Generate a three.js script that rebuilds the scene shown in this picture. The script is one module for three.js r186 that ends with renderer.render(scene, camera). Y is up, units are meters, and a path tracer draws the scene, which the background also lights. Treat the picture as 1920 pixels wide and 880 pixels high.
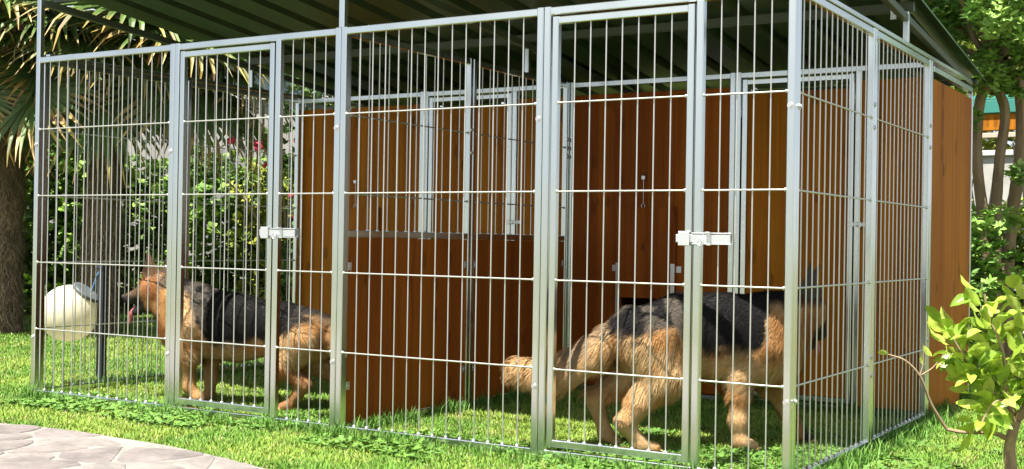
import * as THREE from 'three';
import { mergeGeometries } from 'three/addons/utils/BufferGeometryUtils.js';

// ---------------------------------------------------------------- camera, sky, sun, exposure
const scene = new THREE.Scene();
const camera = new THREE.PerspectiveCamera(21.57, 1920 / 880, 0.1, 400);
camera.position.set(5.644, 0.885, 4.311);
camera.rotation.order = 'YXZ';
camera.rotation.set(0.0052, 0.54894, 0.01619);

const SUN_EL = 66 * Math.PI / 180, SUN_AZ = 2 * Math.PI / 180;       // azimuth: from straight in front of the kennel, left positive
const sunDir = new THREE.Vector3(-Math.sin(SUN_AZ) * Math.cos(SUN_EL), Math.sin(SUN_EL), Math.cos(SUN_AZ) * Math.cos(SUN_EL));
// bright hazy summer sky: pale towards the horizon, thin cloud, a soft aureole round the sun
{
  const w = 512, h = 256, d = new Float32Array(w * h * 4);
  const hs = (x, y, z) => { const q = Math.sin(x * 127.1 + y * 311.7 + z * 74.7) * 43758.5453; return q - Math.floor(q); }, sm = (t) => t * t * (3 - 2 * t);
  const ns = (x, y, z) => { const a = Math.floor(x), b = Math.floor(y), c = Math.floor(z), u = sm(x - a), v = sm(y - b), k = sm(z - c), L = (p, q, t) => p + (q - p) * t; return L(L(L(hs(a, b, c), hs(a + 1, b, c), u), L(hs(a, b + 1, c), hs(a + 1, b + 1, c), u), v), L(L(hs(a, b, c + 1), hs(a + 1, b, c + 1), u), L(hs(a, b + 1, c + 1), hs(a + 1, b + 1, c + 1), u), v), k); };
  for (let j = 0; j < h; j++) for (let i = 0; i < w; i++) {
    const el = ((j + 0.5) / h - 0.5) * Math.PI, az = ((i + 0.5) / w - 0.5) * 2 * Math.PI, x = Math.cos(el) * Math.cos(az), y = Math.sin(el), z = Math.cos(el) * Math.sin(az);
    const t = Math.pow(Math.max(0, y), 0.5), c = Math.max(0, x * sunDir.x + y * sunDir.y + z * sunDir.z), halo = 0.35 * Math.pow(c, 24) + 0.14 * Math.pow(c, 5);
    let cl = 0, am = 0.55, f = 2.2; for (let o = 0; o < 5; o++) { cl += am * ns(x * f + 9, y * f * 1.8 + 3, z * f + 5); am *= 0.5; f *= 2.1; }
    cl = Math.min(1, Math.max(0, (cl - 0.46) / 0.3)) * 0.75 * Math.min(1, Math.max(0, y * 4 + 0.2));
    const col = [0.33 + (0.115 - 0.33) * t + halo, 0.345 + (0.17 - 0.345) * t + halo * 0.95, 0.36 + (0.27 - 0.36) * t + halo * 0.85], o = (j * w + i) * 4;
    for (let k = 0; k < 3; k++) d[o + k] = col[k] + (0.5 - col[k]) * cl; d[o + 3] = 1;
  }
  const t = new THREE.DataTexture(d, w, h, THREE.RGBAFormat, THREE.FloatType); t.mapping = THREE.EquirectangularReflectionMapping; t.magFilter = THREE.LinearFilter; t.minFilter = THREE.LinearFilter; t.needsUpdate = true;
  scene.background = t; scene.environment = t;
}

const sun = new THREE.DirectionalLight(new THREE.Color(1, 0.95, 0.86), 5.0);
sun.position.copy(sunDir).multiplyScalar(30).add(new THREE.Vector3(1, 0, -2));
sun.target.position.set(1, 0, -2);
sun.castShadow = true;
Object.assign(sun.shadow.camera, { left: -14, right: 14, top: 14, bottom: -14, near: 1, far: 70 });
sun.shadow.mapSize.set(4096, 4096);
scene.add(sun, sun.target);

const renderer = new THREE.WebGLRenderer({ antialias: true });
renderer.setSize(1024, 469);
renderer.toneMapping = THREE.LinearToneMapping;
renderer.toneMappingExposure = 2.95;
renderer.shadowMap.enabled = true;

// ---------------------------------------------------------------- helpers
const V3 = THREE.Vector3, V = (x, y, z) => new THREE.Vector3(x, y, z), PI = Math.PI;
function rngOf(seed) { let s = seed >>> 0; return () => { s = (s + 0x6d2b79f5) | 0; let t = Math.imul(s ^ (s >>> 15), 1 | s); t = (t + Math.imul(t ^ (t >>> 7), 61 | t)) ^ t; return ((t ^ (t >>> 14)) >>> 0) / 4294967296; }; }
const clamp = (x, a = 0, b = 1) => Math.min(b, Math.max(a, x)), mixf = (a, b, t) => a + (b - a) * t, sst = (a, b, x) => { const t = clamp((x - a) / (b - a)); return t * t * (3 - 2 * t); };
function hash3(x, y, z) { let h = Math.imul(x, 374761393) ^ Math.imul(y, 668265263) ^ Math.imul(z, 2147483647 - 1013); h = Math.imul(h ^ (h >>> 13), 1274126177); return ((h ^ (h >>> 16)) >>> 0) / 4294967296; }
function vnoise(x, y, z = 0) {
  const xi = Math.floor(x), yi = Math.floor(y), zi = Math.floor(z), s = (t) => t * t * (3 - 2 * t), u = s(x - xi), v = s(y - yi), w = s(z - zi);
  const L = (a, b, t) => a + (b - a) * t, h = (i, j, k) => hash3(xi + i, yi + j, zi + k);
  return L(L(L(h(0, 0, 0), h(1, 0, 0), u), L(h(0, 1, 0), h(1, 1, 0), u), v), L(L(h(0, 0, 1), h(1, 0, 1), u), L(h(0, 1, 1), h(1, 1, 1), u), v), w);
}
const fbm = (x, y, z = 0, o = 4) => { let a = 0.5, f = 1, r = 0, n = 0; for (let i = 0; i < o; i++) { r += a * vnoise(x * f, y * f, z * f + i * 7.3); n += a; a *= 0.5; f *= 2.03; } return r / n; };

function texture(w, h, fn, srgb = true) {        // fn(u 0..1, v 0..1) -> [r,g,b] 0..1 (linear values are converted when srgb)
  const d = new Uint8Array(w * h * 4), enc = (c) => (c <= 0.0031308 ? 12.92 * c : 1.055 * Math.pow(c, 1 / 2.4) - 0.055);
  for (let j = 0; j < h; j++) for (let i = 0; i < w; i++) {
    const c = fn((i + 0.5) / w, (j + 0.5) / h), o = (j * w + i) * 4;
    for (let k = 0; k < 3; k++) { const q = clamp(Array.isArray(c) ? c[k] : c); d[o + k] = Math.round(255 * (srgb ? enc(q) : q)); }
    d[o + 3] = 255;
  }
  const t = new THREE.DataTexture(d, w, h); t.wrapS = t.wrapT = THREE.MirroredRepeatWrapping; t.magFilter = THREE.LinearFilter; t.minFilter = THREE.LinearFilter;
  if (srgb) t.colorSpace = THREE.SRGBColorSpace; t.needsUpdate = true; return t;
}
const rgb = (r, g, b) => new THREE.Color().setRGB(r, g, b);
const mat = (r, g, b, o = {}) => new THREE.MeshStandardMaterial({ color: rgb(r, g, b), roughness: 0.8, ...o });
const matP = (r, g, b, o = {}) => new THREE.MeshPhysicalMaterial({ color: rgb(r, g, b), roughness: 0.8, ...o });

const taken = {};
function numbered(n) { const k = taken[n] = (taken[n] ?? -1) + 1; return k ? n + '_' + String(k).padStart(3, '0') : n; }
function thing(name, label, category, pos = [0, 0, 0], turn = 0, group) {
  const o = new THREE.Group(); o.name = numbered(name); o.position.set(...pos); o.rotation.y = turn;
  o.userData = { label, category }; if (group) o.userData.group = group; scene.add(o); return o;
}
function part(name, geo, m, parent, pos, stuff) {
  const o = new THREE.Mesh(geo, m); o.name = name; if (pos) o.position.set(...pos);
  o.castShadow = o.receiveShadow = true; if (stuff) o.userData.kind = 'stuff'; parent.add(o); return o;
}
function boxUV(g, s = 1, du = 0, dv = 0) {        // uv in metres, by the way each face points
  const p = g.attributes.position, n = g.attributes.normal, uv = new Float32Array(p.count * 2);
  for (let i = 0; i < p.count; i++) {
    const ax = Math.abs(n.getX(i)), ay = Math.abs(n.getY(i)), az = Math.abs(n.getZ(i));
    let u, v; if (az >= ax && az >= ay) { u = p.getX(i); v = p.getY(i); } else if (ax >= ay) { u = p.getZ(i) + 0.37; v = p.getY(i); } else { u = p.getX(i); v = p.getZ(i) + 0.71; }
    uv[2 * i] = u * s + du; uv[2 * i + 1] = v * s + dv;
  }
  g.setAttribute('uv', new THREE.BufferAttribute(uv, 2)); return g;
}
function prism(w, d, len, ch = 0.003) {           // chamfered bar along y from 0 to len
  const a = w / 2, b = d / 2, s = new THREE.Shape();
  s.moveTo(-a + ch, -b); s.lineTo(a - ch, -b); s.lineTo(a, -b + ch); s.lineTo(a, b - ch); s.lineTo(a - ch, b); s.lineTo(-a + ch, b); s.lineTo(-a, b - ch); s.lineTo(-a, -b + ch); s.closePath();
  const g = new THREE.ExtrudeGeometry(s, { depth: len, bevelEnabled: false, steps: 1 });
  g.rotateX(-PI / 2); return boxUV(g);
}
const prismX = (w, d, len, ch) => boxUV(prism(w, d, len, ch).rotateZ(-PI / 2));              // along x from 0 to len: w is its height, d its depth
const prismZ = (w, h, len, ch) => boxUV(prism(w, h, len, ch).rotateX(PI / 2));               // along z from 0 to len
const tr = (g, x, y, z) => g.translate(x, y, z);
const cyl = (r, len, seg = 7, r2 = r) => new THREE.CylinderGeometry(r2, r, len, seg, 1).translate(0, len / 2, 0);
function merge(list) {
  const out = list.map((g) => { g = g.index ? g.toNonIndexed() : g; for (const k of Object.keys(g.attributes)) if (!['position', 'normal', 'uv', 'color'].includes(k)) g.deleteAttribute(k); if (!g.attributes.uv) boxUV(g); return g; });
  return mergeGeometries(out);
}
function limb(pts, rads, rs = 7, steps = 0, wob = 0) {   // tapered tube through points
  const c = new THREE.CatmullRomCurve3(pts.map((p) => (p.isVector3 ? p : V(...p)))), n = steps || Math.max(4, pts.length * 4), pos = [], uv = [], idx = [];
  let ref = V(0.3, 0.1, 1).normalize(), len = c.getLength();
  for (let i = 0; i <= n; i++) {
    const t = i / n, P = c.getPoint(t), T = c.getTangent(t), A = ref.clone().sub(T.clone().multiplyScalar(ref.dot(T))).normalize(), B = T.clone().cross(A); ref = A;
    const q = t * (rads.length - 1), k = Math.min(rads.length - 2, Math.floor(q)), r = mixf(rads[k], rads[k + 1], q - k);
    for (let j = 0; j <= rs; j++) {
      const a = j / rs * 2 * PI, rr = r * (1 + wob * (vnoise(P.x * 14 + Math.cos(a) * 1.5, P.y * 14, P.z * 14 + Math.sin(a) * 1.5) - 0.5) * 2);
      pos.push(P.x + (A.x * Math.cos(a) + B.x * Math.sin(a)) * rr, P.y + (A.y * Math.cos(a) + B.y * Math.sin(a)) * rr, P.z + (A.z * Math.cos(a) + B.z * Math.sin(a)) * rr);
      uv.push(j / rs * Math.max(0.1, 6.28 * r), t * len);
    }
  }
  for (let i = 0; i < n; i++) for (let j = 0; j < rs; j++) { const a = i * (rs + 1) + j, b = a + rs + 1; idx.push(a, a + 1, b, b, a + 1, b + 1); }
  const g = new THREE.BufferGeometry(); g.setAttribute('position', new THREE.Float32BufferAttribute(pos, 3)); g.setAttribute('uv', new THREE.Float32BufferAttribute(uv, 2)); g.setIndex(idx); g.computeVertexNormals(); return g;
}

// ---------------------------------------------------------------- materials
// galvanised steel: faint zinc spangle, streaks of oxide
const zincMap = texture(512, 512, (u, v) => { const s = fbm(u * 34, v * 34, 1, 3), t = fbm(u * 8, v * 3, 5, 3); const k = 0.74 + 0.02 * (s - 0.5) + 0.09 * (t - 0.5); return [k * 0.94, k, k * 0.965]; });
const zincRough = texture(256, 256, (u, v) => { const k = 0.22 + 0.02 * (fbm(u * 26, v * 26, 3, 3) - 0.5) + 0.08 * (fbm(u * 5, v * 5, 9, 2) - 0.5); return [0, k, 0.95]; }, false);
const steel = new THREE.MeshStandardMaterial({ map: zincMap, roughnessMap: zincRough, roughness: 1, metalness: 1 });
const steelBar = new THREE.MeshStandardMaterial({ color: rgb(0.60, 0.60, 0.56), roughness: 0.40, metalness: 0.85 });
const zincWhite = new THREE.MeshStandardMaterial({ color: rgb(0.70, 0.72, 0.73), roughness: 0.34, metalness: 0.8 });
const boltMat = new THREE.MeshStandardMaterial({ color: rgb(0.7, 0.7, 0.7), roughness: 0.3, metalness: 0.9 });

// stained softwood boards: grain along v, with knots
const knots = []; { const r = rngOf(5); for (let i = 0; i < 34; i++) knots.push([r(), r(), 0.006 + r() * 0.010, 0.35 + r() * 0.4]); }
const grainAt = (u, v) => {
  let du = 0, k = 0;
  for (const [a, b, s, w] of knots) { const dx = (u - a), dy = (v - b) * 0.8, d = Math.hypot(dx, dy * 0.7) / s; if (d < 6) { du += Math.exp(-d * d / 5) * 0.012 * Math.sign(dx); k = Math.max(k, w * (1 - sst(0.6, 1.25, d))); } }
  const x = (u + du) * 1.0 + 0.02 * (fbm(u * 3, v * 2.2, 2, 2) - 0.5);
  const bands = fbm(x * 62, v * 1.3, 4, 3), fine = fbm(x * 260, v * 5, 8, 2), blot = fbm(u * 6, v * 5, 11, 3);
  return [bands, fine, blot, k];
};
const woodMap = texture(1024, 1024, (u, v) => {
  const [b, f, m, k] = grainAt(u, v), t = clamp(0.5 + (b - 0.5) * 1.3 + (f - 0.5) * 0.5), s = (0.80 + 0.34 * (m - 0.35)) * (1 - 0.75 * k);
  return [mixf(0.23, 0.43, t) * s, mixf(0.062, 0.148, t) * s, mixf(0.003, 0.007, t) * s];
});
const woodBump = texture(512, 512, (u, v) => { const [b, f, , k] = grainAt(u, v); return 0.5 + (b - 0.5) * 0.5 + (f - 0.5) * 0.35 - 0.2 * k; }, false);
for (const t of [woodMap, woodBump]) t.repeat.set(0.55, 0.5);
const woodTint = (r, g, b) => new THREE.MeshPhysicalMaterial({ color: rgb(r, g, b), map: woodMap, bumpMap: woodBump, bumpScale: 0.0012, roughness: 0.7, specularIntensity: 0.35 });
// two tint sets over the same wood map: honey coloured boards (left bay, doors, outer wall) and darker, redder ones (divider, hatch wall of the right bay)
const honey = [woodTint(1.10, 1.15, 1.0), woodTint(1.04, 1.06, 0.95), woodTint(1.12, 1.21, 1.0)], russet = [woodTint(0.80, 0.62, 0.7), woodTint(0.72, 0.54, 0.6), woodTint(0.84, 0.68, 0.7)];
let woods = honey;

const roofMap = texture(512, 512, (u, v) => { const d = fbm(u * 6, v * 2, 2, 4), s = fbm(u * 40, v * 40, 7, 2), k = 0.8 + 0.5 * (d - 0.5) + 0.25 * (s - 0.5); return [0.030 * k, 0.068 * k, 0.030 * k]; });
const roofPaint = new THREE.MeshStandardMaterial({ map: roofMap, roughness: 0.34, metalness: 0.0 });
const frameGreen = mat(0.07, 0.09, 0.06, { roughness: 0.45, metalness: 0.2 });

const barkMap = texture(256, 512, (u, v) => { const a = fbm(u * 16, v * 8, 1, 4), b = fbm(u * 5, v * 4, 6, 3), k = 0.55 + 0.7 * (a - 0.3); return [mixf(0.28, 0.42, b) * k, mixf(0.20, 0.30, b) * k, mixf(0.12, 0.18, b) * k]; });
const bark = new THREE.MeshStandardMaterial({ map: barkMap, roughness: 0.9, bumpMap: texture(256, 256, (u, v) => fbm(u * 18, v * 8, 3, 4), false), bumpScale: 0.008 });
const twigBark = mat(0.17, 0.12, 0.065, { roughness: 0.85 });
const greenTwig = mat(0.16, 0.20, 0.05, { roughness: 0.7 });
const leafMat = (r, g, b, o = {}) => matP(r, g, b, { side: THREE.DoubleSide, roughness: 0.55, specularIntensity: 0.5, transmission: 0.0, ...o });

// ---------------------------------------------------------------- ground
const W = 1.05, H = 1.83;
const pavingEdge = (x) => 0.70 + 0.065 * Math.pow((x - 1.35) / 0.7, 2) + 0.05 * (fbm(x * 4, 3.3, 0, 3) - 0.5);
{
  const soil = texture(1024, 1024, (u, v) => { const a = fbm(u * 90, v * 90, 1, 3), b = fbm(u * 14, v * 14, 4, 3); const k = 0.6 + 0.8 * (a - 0.4); return [mixf(0.12, 0.17, b) * k, mixf(0.15, 0.155, b) * k, mixf(0.04, 0.06, b) * k]; });
  soil.repeat.set(0.4, 0.4);
  const g = new THREE.PlaneGeometry(160, 160, 1, 1).rotateX(-PI / 2); boxUV(g);
  const lawn = part('lawn', g, new THREE.MeshStandardMaterial({ map: soil, roughness: 1 }), scene, [0, 0, -10]);
  lawn.userData = { kind: 'structure', label: 'mown garden lawn all round the kennel', category: 'lawn' };
}
// crazy paving: a mortar bed and flat stones cut as voronoi cells
{
  const edgePts = []; for (let x = -3; x <= 5.2; x += 0.05) edgePts.push([x, pavingEdge(x)]);
  const sh = new THREE.Shape(); sh.moveTo(-3, -4.2); for (const [x, z] of edgePts) sh.lineTo(x, -z); sh.lineTo(5.2, -4.2); sh.closePath();
  const mortar = texture(512, 512, (u, v) => { const k = 0.75 + 0.5 * (fbm(u * 60, v * 60, 2, 3) - 0.5) + 0.3 * (fbm(u * 6, v * 6, 5, 2) - 0.5); return [0.29 * k, 0.27 * k, 0.24 * k]; });
  const bed = part('paving', boxUV(new THREE.ExtrudeGeometry(sh, { depth: 0.03, bevelEnabled: false }).rotateX(-PI / 2).translate(0, -0.007, 0)), new THREE.MeshStandardMaterial({ map: mortar, roughness: 0.95 }), scene);
  bed.userData = { kind: 'structure', label: 'crazy paving path of irregular flat stones', category: 'paving' };
  const r = rngOf(77), seeds = [];
  const stoneTex = texture(512, 512, (u, v) => { const a = fbm(u * 10, v * 10, 3, 4), s = fbm(u * 90, v * 90, 8, 2), k = 0.72 + 0.75 * (a - 0.5) + 0.28 * (s - 0.5); return [k, k, k]; }), stoneBump = texture(256, 256, (u, v) => fbm(u * 20, v * 20, 3, 4), false);
  const tint = [[0.22, 0.19, 0.175], [0.245, 0.22, 0.20], [0.23, 0.20, 0.185], [0.25, 0.225, 0.205], [0.21, 0.18, 0.17]].map((c) => new THREE.MeshStandardMaterial({ color: rgb(...c), map: stoneTex, roughness: 0.85, bumpMap: stoneBump, bumpScale: 0.004 }));
  for (let gx = -1.4; gx < 3.6; gx += 0.27) for (let gz = 0.6; gz < 2.0; gz += 0.24) seeds.push([gx + (r() - 0.5) * 0.25, gz + (r() - 0.5) * 0.22]);
  const clip = (poly, nx, nz, c) => { const o = []; for (let i = 0; i < poly.length; i++) { const a = poly[i], b = poly[(i + 1) % poly.length], da = a[0] * nx + a[1] * nz - c, db = b[0] * nx + b[1] * nz - c; if (da <= 0) o.push(a); if ((da < 0 && db > 0) || (da > 0 && db < 0)) { const t = da / (da - db); o.push([a[0] + (b[0] - a[0]) * t, a[1] + (b[1] - a[1]) * t]); } } return o; };
  for (const [sx, sz] of seeds) {
    if (sz < pavingEdge(sx) - 0.02 || sz > 1.9) continue;
    let poly = [[sx - 0.4, sz - 0.4], [sx + 0.4, sz - 0.4], [sx + 0.4, sz + 0.4], [sx - 0.4, sz + 0.4]];
    for (const [qx, qz] of seeds) { const dx = qx - sx, dz = qz - sz, d = Math.hypot(dx, dz); if (d < 1e-6 || d > 0.9) continue; const gap = 0.012; poly = clip(poly, dx / d, dz / d, (dx / d) * (sx + dx / 2) + (dz / d) * (sz + dz / 2) - gap); }
    poly = poly.map(([x, z]) => [x, Math.max(z, pavingEdge(x) + 0.012)]);
    if (poly.length < 3) continue;
    const pts = []; for (let i = 0; i < poly.length; i++) { const a = poly[i], b = poly[(i + 1) % poly.length]; for (let k = 0; k < 2; k++) { const t = (k + 0.25) / 2 + 0.0, x = mixf(a[0], b[0], t), z = mixf(a[1], b[1], t); pts.push([x + (r() - 0.5) * 0.014, z + (r() - 0.5) * 0.014]); } }
    let area = 0; for (let i = 0; i < pts.length; i++) { const a = pts[i], b = pts[(i + 1) % pts.length]; area += a[0] * b[1] - b[0] * a[1]; }
    if (Math.abs(area) < 0.012) continue;
    const s2 = new THREE.Shape(pts.map(([x, z]) => new THREE.Vector2(x, -z)));
    part('paving_stone', boxUV(new THREE.ExtrudeGeometry(s2, { depth: 0.006 + r() * 0.004, bevelEnabled: true, bevelThickness: 0.004, bevelSize: 0.004, bevelSegments: 1 }).rotateX(-PI / 2).translate(0, 0.0155, 0), 0.8, r() * 3, r() * 3), tint[Math.floor(r() * 5)], bed);
  }
}

// ---------------------------------------------------------------- kennel panels
const P = 0.031, RODS = [1.442, 1.086, 0.730, 0.374];
const geoCache = new Map(); const cached = (k, f) => { if (!geoCache.has(k)) geoCache.set(k, f()); return geoCache.get(k); };
const postG = (h) => cached('post' + h, () => prism(P, P, h, 0.004));
const railG = (l, w = P, d = 0.027) => cached('rail' + l + '_' + w + '_' + d, () => prismX(w, d, l, 0.003));
const barG = (l) => cached('bar' + l, () => cyl(0.0029, l, 8));
const rodG = (l) => cached('rod' + l, () => { const g = merge([cyl(0.0035, l, 8).rotateZ(-PI / 2), new THREE.SphereGeometry(0.0075, 7, 5).scale(0.7, 1, 1).translate(0.004, 0, 0), new THREE.SphereGeometry(0.0075, 7, 5).scale(0.7, 1, 1).translate(l - 0.004, 0, 0)]); return g; });
const R3 = (x) => Math.round(x * 1000) / 1000;
const weldsG = (xs, y) => merge(xs.map((x) => new THREE.SphereGeometry(0.0085, 6, 4).scale(1, 0.8, 1.1).translate(x, y, 0.002)));
function addBars(parent, x0, x1, n, y0, y1, rods, z = 0) {
  const xs = []; for (let i = 1; i <= n; i++) xs.push(x0 + (x1 - x0) * i / (n + 1));
  const b = barG(R3(y1 - y0)); for (const x of xs) part('bar', b, steelBar, parent, [x, y0, z]);
  const rg = rodG(R3(x1 - x0)); for (const y of rods) part('rod', rg, steelBar, parent, [x0, y, z + 0.0085]);
  if (xs.length) part('weld_beads', weldsG(xs.map((x) => x), y0 + 0.001), zincWhite, parent, [0, 0, z], true);
}
const boltG = merge([cyl(0.013, 0.003, 12).rotateX(PI / 2), cyl(0.0075, 0.009, 6).rotateX(PI / 2)]);
function addBolts(o, list) { for (const [x, y, face] of list) { const b = part('bolt', boltG, boltMat, o, face === 'x' ? [x + P / 2, y, 0] : [x, y, P / 2]); if (face === 'x') b.rotation.y = PI / 2; } }
const plankGeos = new Map();
function plankG(w, h, v, d = 0.018) { const k = R3(w) + '_' + R3(h) + '_' + v; if (!plankGeos.has(k)) plankGeos.set(k, boxUV(prism(w, d, h, 0.0008), 1, v * 1.37, v * 0.83)); return plankGeos.get(k); }
let plankNo = 0;
function addPlanks(parent, x0, x1, y0, y1, z, aim = 0.145) {
  const n = Math.max(1, Math.round((x1 - x0) / aim)), w = (x1 - x0) / n;
  for (let i = 0; i < n; i++) { plankNo++; const v = (plankNo * 7) % 11; part('plank', plankG(w - 0.0005, y1 - y0, v), woods[(plankNo * 5 + (plankNo >> 2)) % 3], parent, [x0 + w * (i + 0.5), y0, z + 0.0012 * ((plankNo * 3) % 4 - 1.5) * 0.6]); }
}
function addLatch(parent, x, y, z, sc) {     // sliding bolt in a folded channel, bridging gate stile and mullion; x is the gate's free edge
  const body = part('latch', tr(merge([prismX(0.044, 0.004, 0.155, 0.001), tr(prismX(0.004, 0.02, 0.155, 0.001), 0, 0.02, 0.011), tr(prismX(0.004, 0.02, 0.155, 0.001), 0, -0.02, 0.011)]), 0, 0, 0), zincWhite, parent, [x + 0.012, y, z]); body.scale.setScalar(sc);
  part('sliding_bolt', merge([prismX(0.030, 0.012, 0.215, 0.002), tr(cyl(0.0045, 0.028, 8).rotateX(PI / 2), 0.105, -0.004, 0.004), tr(new THREE.TorusGeometry(0.011, 0.0028, 6, 14), 0.105, -0.016, 0.022)]), zincWhite, body, [-0.065, 0, 0.013]);
  part('keeper', merge([tr(prismX(0.052, 0.004, 0.045, 0.001), 0, 0, 0.020), tr(prismX(0.004, 0.02, 0.045, 0.001), 0, 0.025, 0.009), tr(prismX(0.004, 0.02, 0.045, 0.001), 0, -0.025, 0.009)]), zincWhite, body, [-0.053, 0, 0.004]);
  part('catch_tab', merge([prismX(0.05, 0.004, 0.016, 0.001), tr(prismX(0.006, 0.02, 0.016, 0.001), 0, 0.022, 0.008)]), zincWhite, body, [0.06, 0, 0.023]);
}
function makePanel(o, L, kind) {
  part('post', postG(H), steel, o, [P / 2, 0, 0]); part('post', postG(H), steel, o, [L - P / 2, 0, 0]);
  const inner = R3(L - 2 * P);
  part('top_rail', railG(inner), steel, o, [P, H - P / 2 - 0.001, 0]); part('bottom_rail', railG(inner, 0.028), steel, o, [P, 0.034, 0]);
  const yb = 0.05, yt = H - P - 0.001;
  if (kind === 'bars') addBars(o, P, L - P, 13, yb, yt, RODS);
  if (kind === 'gate' || kind === 'woodgate') {
    const gx0 = P + 0.010, gx1 = 0.655, S = 0.028, gy0 = 0.062, gy1 = yt - 0.010, m = gx1 + 0.006 + P / 2;
    part('mullion', postG(R3(yt - yb)), steel, o, [m, yb, 0]);
    const gw = gx1 - gx0, gh = gy1 - gy0;
    const gate = part('gate', merge([tr(prism(S, S, gh, 0.003), S / 2, 0, 0), tr(prism(S, S, gh, 0.003), gw - S / 2, 0, 0), tr(prismX(S, S - 0.002, gw - 2 * S, 0.003), S, gh - S / 2 - 0.001, 0), tr(prismX(S, S - 0.002, gw - 2 * S, 0.003), S, S / 2 + 0.001, 0)]), steel, o, [gx0, gy0, 0.003]);
    for (const y of [0.16, gh - 0.2]) part('hinge', merge([cyl(0.0055, 0.045, 8), tr(prism(0.016, 0.003, 0.036, 0.001), 0.008, 0.005, 0.002)]), steel, gate, [-0.004, y, -0.020]);
    if (kind === 'gate') {
      addBars(gate, S, gw - S, 7, S, gh - S, RODS.map((y) => y - gy0));
      addBars(o, m + P / 2, L - P, 4, yb, yt, RODS);
    } else {
      addPlanks(gate, S, gw - S, S + 0.002, gh - S - 0.045, -0.012);
      addPlanks(o, m + P / 2, L - P, yb + 0.002, yt - 0.045, -0.012, 0.13);
    }
    addLatch(o, gx1, kind === 'gate' ? 0.905 : 1.0, P / 2 + 0.003, kind === 'gate' ? 1 : 0.5);
  }
  if (kind === 'half') {
    const ym = 0.905; part('middle_rail', railG(inner), steel, o, [P, ym, 0]);
    addBars(o, P, L - P, 12, ym + P / 2, yt, RODS.slice(0, 2));
    addPlanks(o, P, L - P, yb + 0.002, ym - P / 2 - 0.002, 0.0);
    for (const [x, y] of [[P + 0.013, 0.74], [P + 0.013, 0.2], [L - P - 0.013, 0.74], [L - P - 0.013, 0.2]]) { const c = part('clip', merge([prism(0.026, 0.003, 0.036, 0.001), tr(cyl(0.006, 0.006, 7).rotateX(PI / 2), 0, 0.018, 0)]), boltMat, o, [x, y, 0.0115]); c.rotation.y = 0; }
  }
  if (kind === 'hatch') {                 // boarded panel with a sliding hatch between two vertical guides
    const hx0 = 0.36, hx1 = 0.68, hy0 = 0.57, zb = -0.012;                    // opening below the raised hatch
    addPlanks(o, P, hx0, yb + 0.002, yt - 0.045, zb, 0.145); addPlanks(o, hx1, L - P, yb + 0.002, yt - 0.045, zb, 0.145);
    addPlanks(o, hx0, hx1, 0.62, yt - 0.045, zb, 0.145); addPlanks(o, hx0, hx1, yb + 0.002, 0.16, zb, 0.145);
    const hatch = part('hatch', boxUV(prism(hx1 - hx0 + 0.05, 0.018, 0.52, 0.002), 1, 0.4, 0.9), woods[1], o, [(hx0 + hx1) / 2, hy0, zb + 0.021]);
    part('pull_wire', merge([cyl(0.0015, 0.14, 5), tr(new THREE.TorusGeometry(0.011, 0.002, 6, 12), 0, -0.012, 0)]), boltMat, hatch, [-0.02, 0.54, 0.002]);
    part('cleat', prism(0.022, 0.02, 0.02, 0.002), boltMat, o, [(hx0 + hx1) / 2 - 0.02, hy0 + 0.68, zb + 0.022]);
    for (const [x, s] of [[hx0 - 0.012, -1], [hx1 + 0.012, 1]]) {
      const gd = part('guide', merge([prism(0.024, 0.004, 0.60, 0.001), tr(prism(0.004, 0.022, 0.60, 0.001), s * 0.010, 0, -0.012)]), zincWhite, o, [x, 0.17, zb + 0.034]);
      for (const y of [0.0, 0.55]) part('tab', merge([prism(0.034, 0.003, 0.036, 0.001), tr(cyl(0.006, 0.005, 7).rotateX(PI / 2), s * 0.006, 0.018, 0)]), zincWhite, gd, [s * 0.028, y, -0.021]);
    }
  }
  return o;
}
const F = 'bolted panels of the dog kennel';
const panel = (label, pos, turn, L, kind) => makePanel(thing('kennel_panel', label, 'kennel panel', pos, turn, F), L, kind);
const g1 = W - 0.002;
const frontA = panel('galvanised barred panel at the far left end of the kennel front', [0.001, 0, 0], 0, g1, 'bars');
const frontB = panel('galvanised front panel with narrow gate, in front of the left dog', [W + 0.001, 0, 0], 0, g1, 'gate');
const frontC = panel('wide barred front panel between the two gates, before the wooden divider', [2 * W + 0.001, 0, 0], 0, g1, 'bars');
const frontD = panel('tall galvanised front panel with gate, in front of the right dog', [3 * W + 0.001, 0, 0], 0, g1, 'gate');
const SL = 1.035, sx = 4 * W - P / 2 - 0.001;
const sideA = panel('barred side panel next to the front right corner post', [sx, 0, -P / 2 - 0.002], PI / 2, SL, 'bars');
const sideB = panel('barred side panel between the right corner panel and the outer wooden wall', [sx, 0, -P / 2 - 0.004 - SL], PI / 2, SL, 'bars');
const leftB = panel('barred left side panel at the rear, before the hedge', [P / 2 + 0.001, 0, -P / 2 - 0.004 - 2 * SL], -PI / 2, SL, 'bars');
const leftA = panel('barred left side panel beside the front left corner, before the hanging globe', [P / 2 + 0.001, 0, -P / 2 - 0.002 - SL], -PI / 2, SL, 'bars');
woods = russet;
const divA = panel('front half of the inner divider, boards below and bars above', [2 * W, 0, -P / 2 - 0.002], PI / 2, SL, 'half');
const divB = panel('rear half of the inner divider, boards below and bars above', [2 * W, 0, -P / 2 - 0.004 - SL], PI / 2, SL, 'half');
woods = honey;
const RZ = -2 * SL - P / 2 - 0.008 - P / 2 - 0.002;
const rearA = panel('boarded rear wall panel with hatch behind the left dog', [0.001, 0, RZ], 0, g1, 'hatch');
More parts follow.
